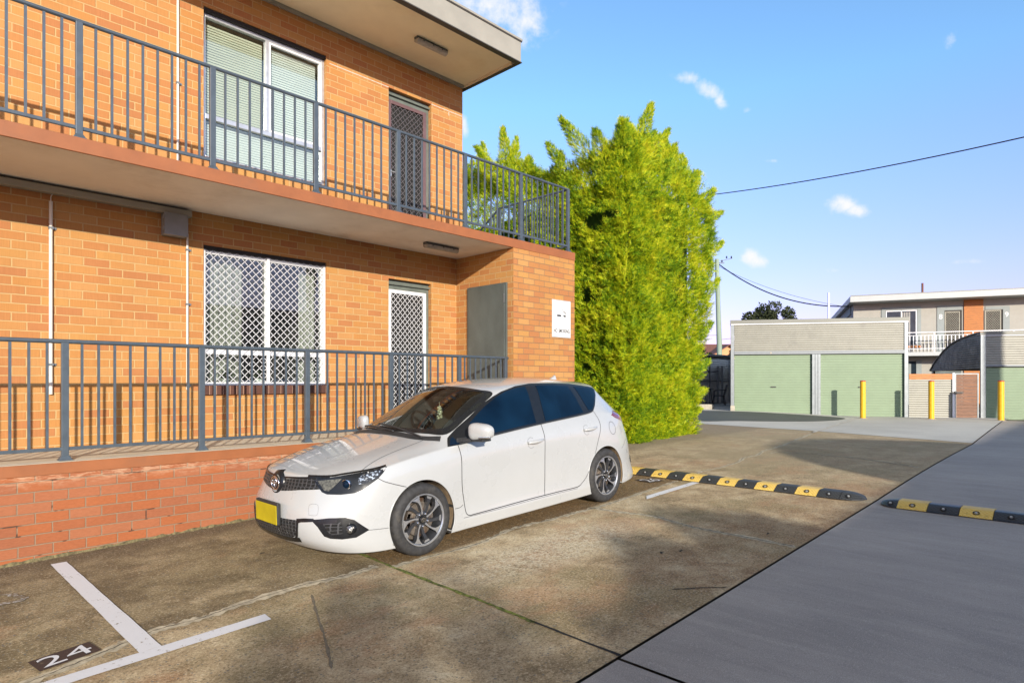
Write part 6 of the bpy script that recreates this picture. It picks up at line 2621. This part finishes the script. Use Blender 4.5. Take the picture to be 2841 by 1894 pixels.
def chair(label, s, v, rot):
    o = fp(GF, s, v, .616)
    th = thing('garden_chair', tuple(o), label, 'chair', 'black plastic chairs on the patio')
    th.rotation_euler = (0, 0, rot)

    def P(mb, name):
        return mb.obj(name, 'plastic_black', th, local=True)
    mb = MB(); mb.box((-.23, -.23, .40), (.23, .23, .435)); P(mb, 'seat')
    for sx in (-.2, .2):
        for sy in (-.2, .2):
            mb = MB(); mb.bar((sx, sy, .40), (sx * 1.25, sy * 1.25, 0), .035); P(mb, 'leg')
    mb = MB()
    for z in (.50, .60, .70, .80):
        mb.bar((.22 + (z - .43) * .25, -.21, z), (.22 + (z - .43) * .25, .21, z), .02, .055)
    mb.bar((.21, -.22, .42), (.33, -.22, .88), .03)
    mb.bar((.21, .22, .42), (.33, .22, .88), .03)
    mb.bar((.32, -.22, .87), (.32, .22, .87), .03, .05)
    P(mb, 'backrest')
    for sy in (-.25, .25):
        mb = MB(); mb.tube(catmull([(-.22, sy, .42), (-.20, sy, .60), (-.05, sy, .65), (.26, sy, .66)], 5), .018, 6); P(mb, 'arm')
    return th


chair('black plastic garden chair left of the small patio table', -1.62, 5.1, R(-100) + math.pi)
chair('black slatted garden chair right of the small patio table', -.55, 5.1, R(-58))
tb = thing('patio_table', tuple(fp(GF, -1.1, 5.3, .616)), 'small round black patio table between two chairs', 'table')
o = fp(GF, -1.1, 5.3, .616)
mb = MB(); mb.lathe([(.70, .001), (.70, .34), (.72, .34), (.72, .001)], o, (0, 0, 1), 24); mb.obj('table_top', 'plastic_black', tb)
for k in range(4):
    a = k * math.pi / 2 + .5
    mb = MB(); mb.bar(o + V3(.2 * math.cos(a), .2 * math.sin(a), .70), o + V3(.27 * math.cos(a), .27 * math.sin(a), 0), .025); mb.obj('leg', 'plastic_black', tb)

hs = thing('house', (66, 32.3, .4), 'distant house with a brown tiled roof beyond the boundary fence', 'house')
HF = (Vector((66, 32.6, 0)), Vector((.70, -.7145, 0)), Vector((.7145, .70, 0)), UZ)
mb = MB(); mb.fbox(HF, (-1.5, 0, 0), (9, 8, 3.7)); mb.obj('walls', 'house_orange', hs)
mb = MB()
mb.add([fp(HF, -1.9, -.4, 3.7), fp(HF, 4.5, -.4, 3.7), fp(HF, 1.3, -.1, 5.6)], [(0, 1, 2)])
mb.obj('gable', 'house_orange', hs, fix=False)
mb = MB()
mb.prism([fp(HF, -9, .3, 3.4), fp(HF, 9.4, .3, 3.4), fp(HF, 8.0, 4, 5.9), fp(HF, -7.0, 4, 5.9)], (0, 0, .12))
mb.prism([fp(HF, -2.4, -.7, 3.45), fp(HF, 1.3, -.7, 5.65), fp(HF, 1.3, 3.5, 5.65), fp(HF, -2.4, 3.5, 3.45)], (0, 0, .12))
mb.prism([fp(HF, 1.3, -.7, 5.651), fp(HF, 5.0, -.7, 3.45), fp(HF, 5.0, 3.5, 3.45), fp(HF, 1.3, 3.5, 5.651)], (0, 0, .12))
mb.obj('roof', 'roof_tile', hs)

# ------------------------------------------------------------ rubber speed humps
def hump(label, x, ya, yb, first_black, n, end_a, end_b, dry):
    """modules along -Y from ya to yb"""
    th = thing('speed_hump', (x, (ya + yb) / 2, ground_z(x)), label, 'speed hump', 'black and yellow rubber speed humps')
    L = (ya - yb) / n
    prof = [(-.195, .0), (-.19, .010), (-.095, .064), (-.070, .070), (.070, .070), (.095, .064), (.19, .010), (.195, 0)]

    def seg(y0, y1, blk, cap=0):
        mb = MB()
        K = 8
        vs = []
        for i in range(K + 1):
            t_ = i / K
            y = y0 + (y1 - y0) * t_
            f = 1.0
            if cap:
                u = t_ if cap > 0 else 1 - t_
                f = math.sqrt(max(0, 1 - u ** 2.0)) * .98 + .02
            for (dx, dz) in prof:
                vs.append((x + dx * (f if cap else 1), y, ground_z(x) + .004 + dz * (f if cap else 1)))
        m = len(prof)
        mb.add(vs, [(i * m + j, i * m + j + 1, (i + 1) * m + j + 1, (i + 1) * m + j) for i in range(K) for j in range(m - 1)])
        mb.add([vs[j] for j in range(m)], [tuple(range(m))])
        mb.add([vs[K * m + j] for j in range(m)], [tuple(range(m))[::-1]])
        bm_ = 'hump_black' if dry else 'hump_black_gloss'
        o = mb.obj('black_section' if blk else 'yellow_section', bm_ if blk else 'hump_yellow', th, autos=25)
        if not (cap and False):
            ym = (y0 + y1) / 2 if not cap else y0 + (y1 - y0) * (.35 if cap > 0 else .65)
            mb = MB()
            mb.lathe([(.0, .030), (.006, .030), (.007, .022), (.001, .020)], (x - .142, ym, ground_z(x) + .040), (-.5, 0, .86), 14)
            q = mb.obj('bolt_seat', 'plastic_black', o)
            mb = MB()
            mb.lathe([(.0, .014), (.010, .012), (.012, .001)], (x - .142, ym, ground_z(x) + .041), (-.5, 0, .86), 10)
            q2 = mb.obj('bolt', 'aluminium', o)
    if end_a:
        seg(ya, ya + end_a, True, 1)
    for i in range(n):
        seg(ya - i * L, ya - (i + 1) * L + .006, (i % 2 == 0) == first_black)
    if end_b:
        seg(yb, yb - end_b, True, 1)


def hump_tex(nm, c0, c1, rough):
    m, t, b, out = newmat(nm)
    oc = t.n('ShaderNodeTexCoord').outputs['Object']
    sp = t.n('ShaderNodeSeparateXYZ', {0: oc})
    a = t.m('ADD', sp.outputs[0], sp.outputs[1])
    c = t.m('SUBTRACT', sp.outputs[0], sp.outputs[1])
    fa = t.m('ABSOLUTE', t.m('SUBTRACT', t.m('FRACT', t.m('MULTIPLY', t.m('ADD', a, 50.0), 28.0)), .5))
    fc = t.m('ABSOLUTE', t.m('SUBTRACT', t.m('FRACT', t.m('MULTIPLY', t.m('ADD', c, 50.0), 28.0)), .5))
    g = t.ss(t.m('MINIMUM', fa, fc), .06, .14)
    n = t.noise(oc, 18, 4, .7)
    col = t.mix(g, c1, c0)
    col = t.mix(t.ss(n, .55, .75), col, tuple(x * .55 for x in c0))
    t.put(b.inputs['Base Color'], col)
    b.inputs['Roughness'].default_value = rough
    bp = t.n('ShaderNodeBump', {'Strength': .8, 'Distance': .004, 'Height': t.m('SUBTRACT', 1.0, g)})
    t.put(b.inputs['Normal'], bp.outputs[0])


hump_tex('hump_yellow', (.66, .42, .06), (.78, .60, .20), .5)
hump_tex('hump_black', (.020, .022, .024), (.045, .048, .05), .55)
hump_tex('hump_black_gloss', (.012, .016, .022), (.03, .034, .04), .3)
hump('long black and yellow speed hump across the bays behind the car', 8.02, 5.62, 2.36, True, 13, .16, .24, True)
hump('black and yellow speed hump crossing the new driveway', 7.93, 1.76, -3.24, False, 18, .20, .2, False)

# ------------------------------------------------------------ what stands behind the camera and shades the drive
nb = thing('neighbouring_building', (0, -14, 0), 'long low building along the far side of the driveway', 'building')
mb = MB()
xs = [-16, -12, -8, -4, 0, 4, 8, 12, 18]
y0, y1 = -12.0, -17.0
for i, x in enumerate(xs):
    pass


def casth(x):
    g = ground_z(x + 8.05, 2.0)
    return g + 4.62


vs = []
for x in xs:
    h = casth(x)
    vs += [(x, y0, -1), (x, y0, h), (x, y1, h), (x, y1, -1)]
mb.add(vs, [(4 * i + j, 4 * i + (j + 1) % 4, 4 * i + 4 + (j + 1) % 4, 4 * i + 4 + j) for i in range(len(xs) - 1) for j in range(4)] + [(0, 1, 2, 3), tuple(4 * (len(xs) - 1) + j for j in (3, 2, 1, 0))])
mb.obj('walls', 'far_building', nb)
mb = MB()
pr = []
for (p_, l_) in ((7.05, 5.0), (7.1, 6.6), (7.2, 8.2), (7.6, 9.5), (8.2, 10.5), (9.0, 11.1), (9.8, 11.25), (10.7, 10.9), (11.6, 10.1), (12.3, 9.0), (12.9, 7.4), (13.1, 5.0)):
    g_ = ground_z(.502 * l_ + .865 * p_, 3)
    L0 = -12.0
    pr.append(Vector((.502 * L0 + .865 * p_, .865 * L0 - .502 * p_, g_ + .283 * (l_ - L0))))
mb.prism(pr, Vector((-.502, -.865, 0)) * 4)
mb.obj('shadow_block', 'far_building', nb)  # added unseen solid, shaped to throw the rounded shadow past the hump


def caster(gx, gy, s, dz=0):
    return (gx - .502 * s, gy - .865 * s, ground_z(gx, gy) + .2830 * s + dz)


for i, (gx, gy, s, rad, ncl, nl, sz, sd_, dz_) in enumerate([
    (4.70, 2.13, 20, (1.6, 1.6, .34), 110, 22000, .18, 12, -.46),
    (6.0, 2.75, 20, (.55, .55, .20), 14, 2600, .18, 13, -.22),
    (2.2, 2.9, 22, (1.1, 1.1, .42), 20, 1500, .12, 14, -.22),
]):
    c = caster(gx, gy, s, dz_)
    leafy_tree('street_tree', 'leafy tree on the far side of the driveway, number %s along' % ('first second third fourth fifth'.split()[i]), 'tree', (c[0], c[1], 0), c, rad, ncl, nl, 'gum_leaves', sz, 'trees across the driveway', sd_, .10)
c = (25.55 - .502 * 19, 3.0 - .865 * 19)
p2 = thing('power_pole', (c[0], c[1], 0), 'timber pole on the far side of the driveway', 'pole')
mb = MB()
mb.tube([(c[0], c[1], 0), (c[0], c[1], 5.8), (c[0] + .05, c[1], 7.0), (c[0], c[1], 9.6)], .2, 10, radii=[.24, .20, .28, .26])
mb.obj('pole', 'bark', p2)
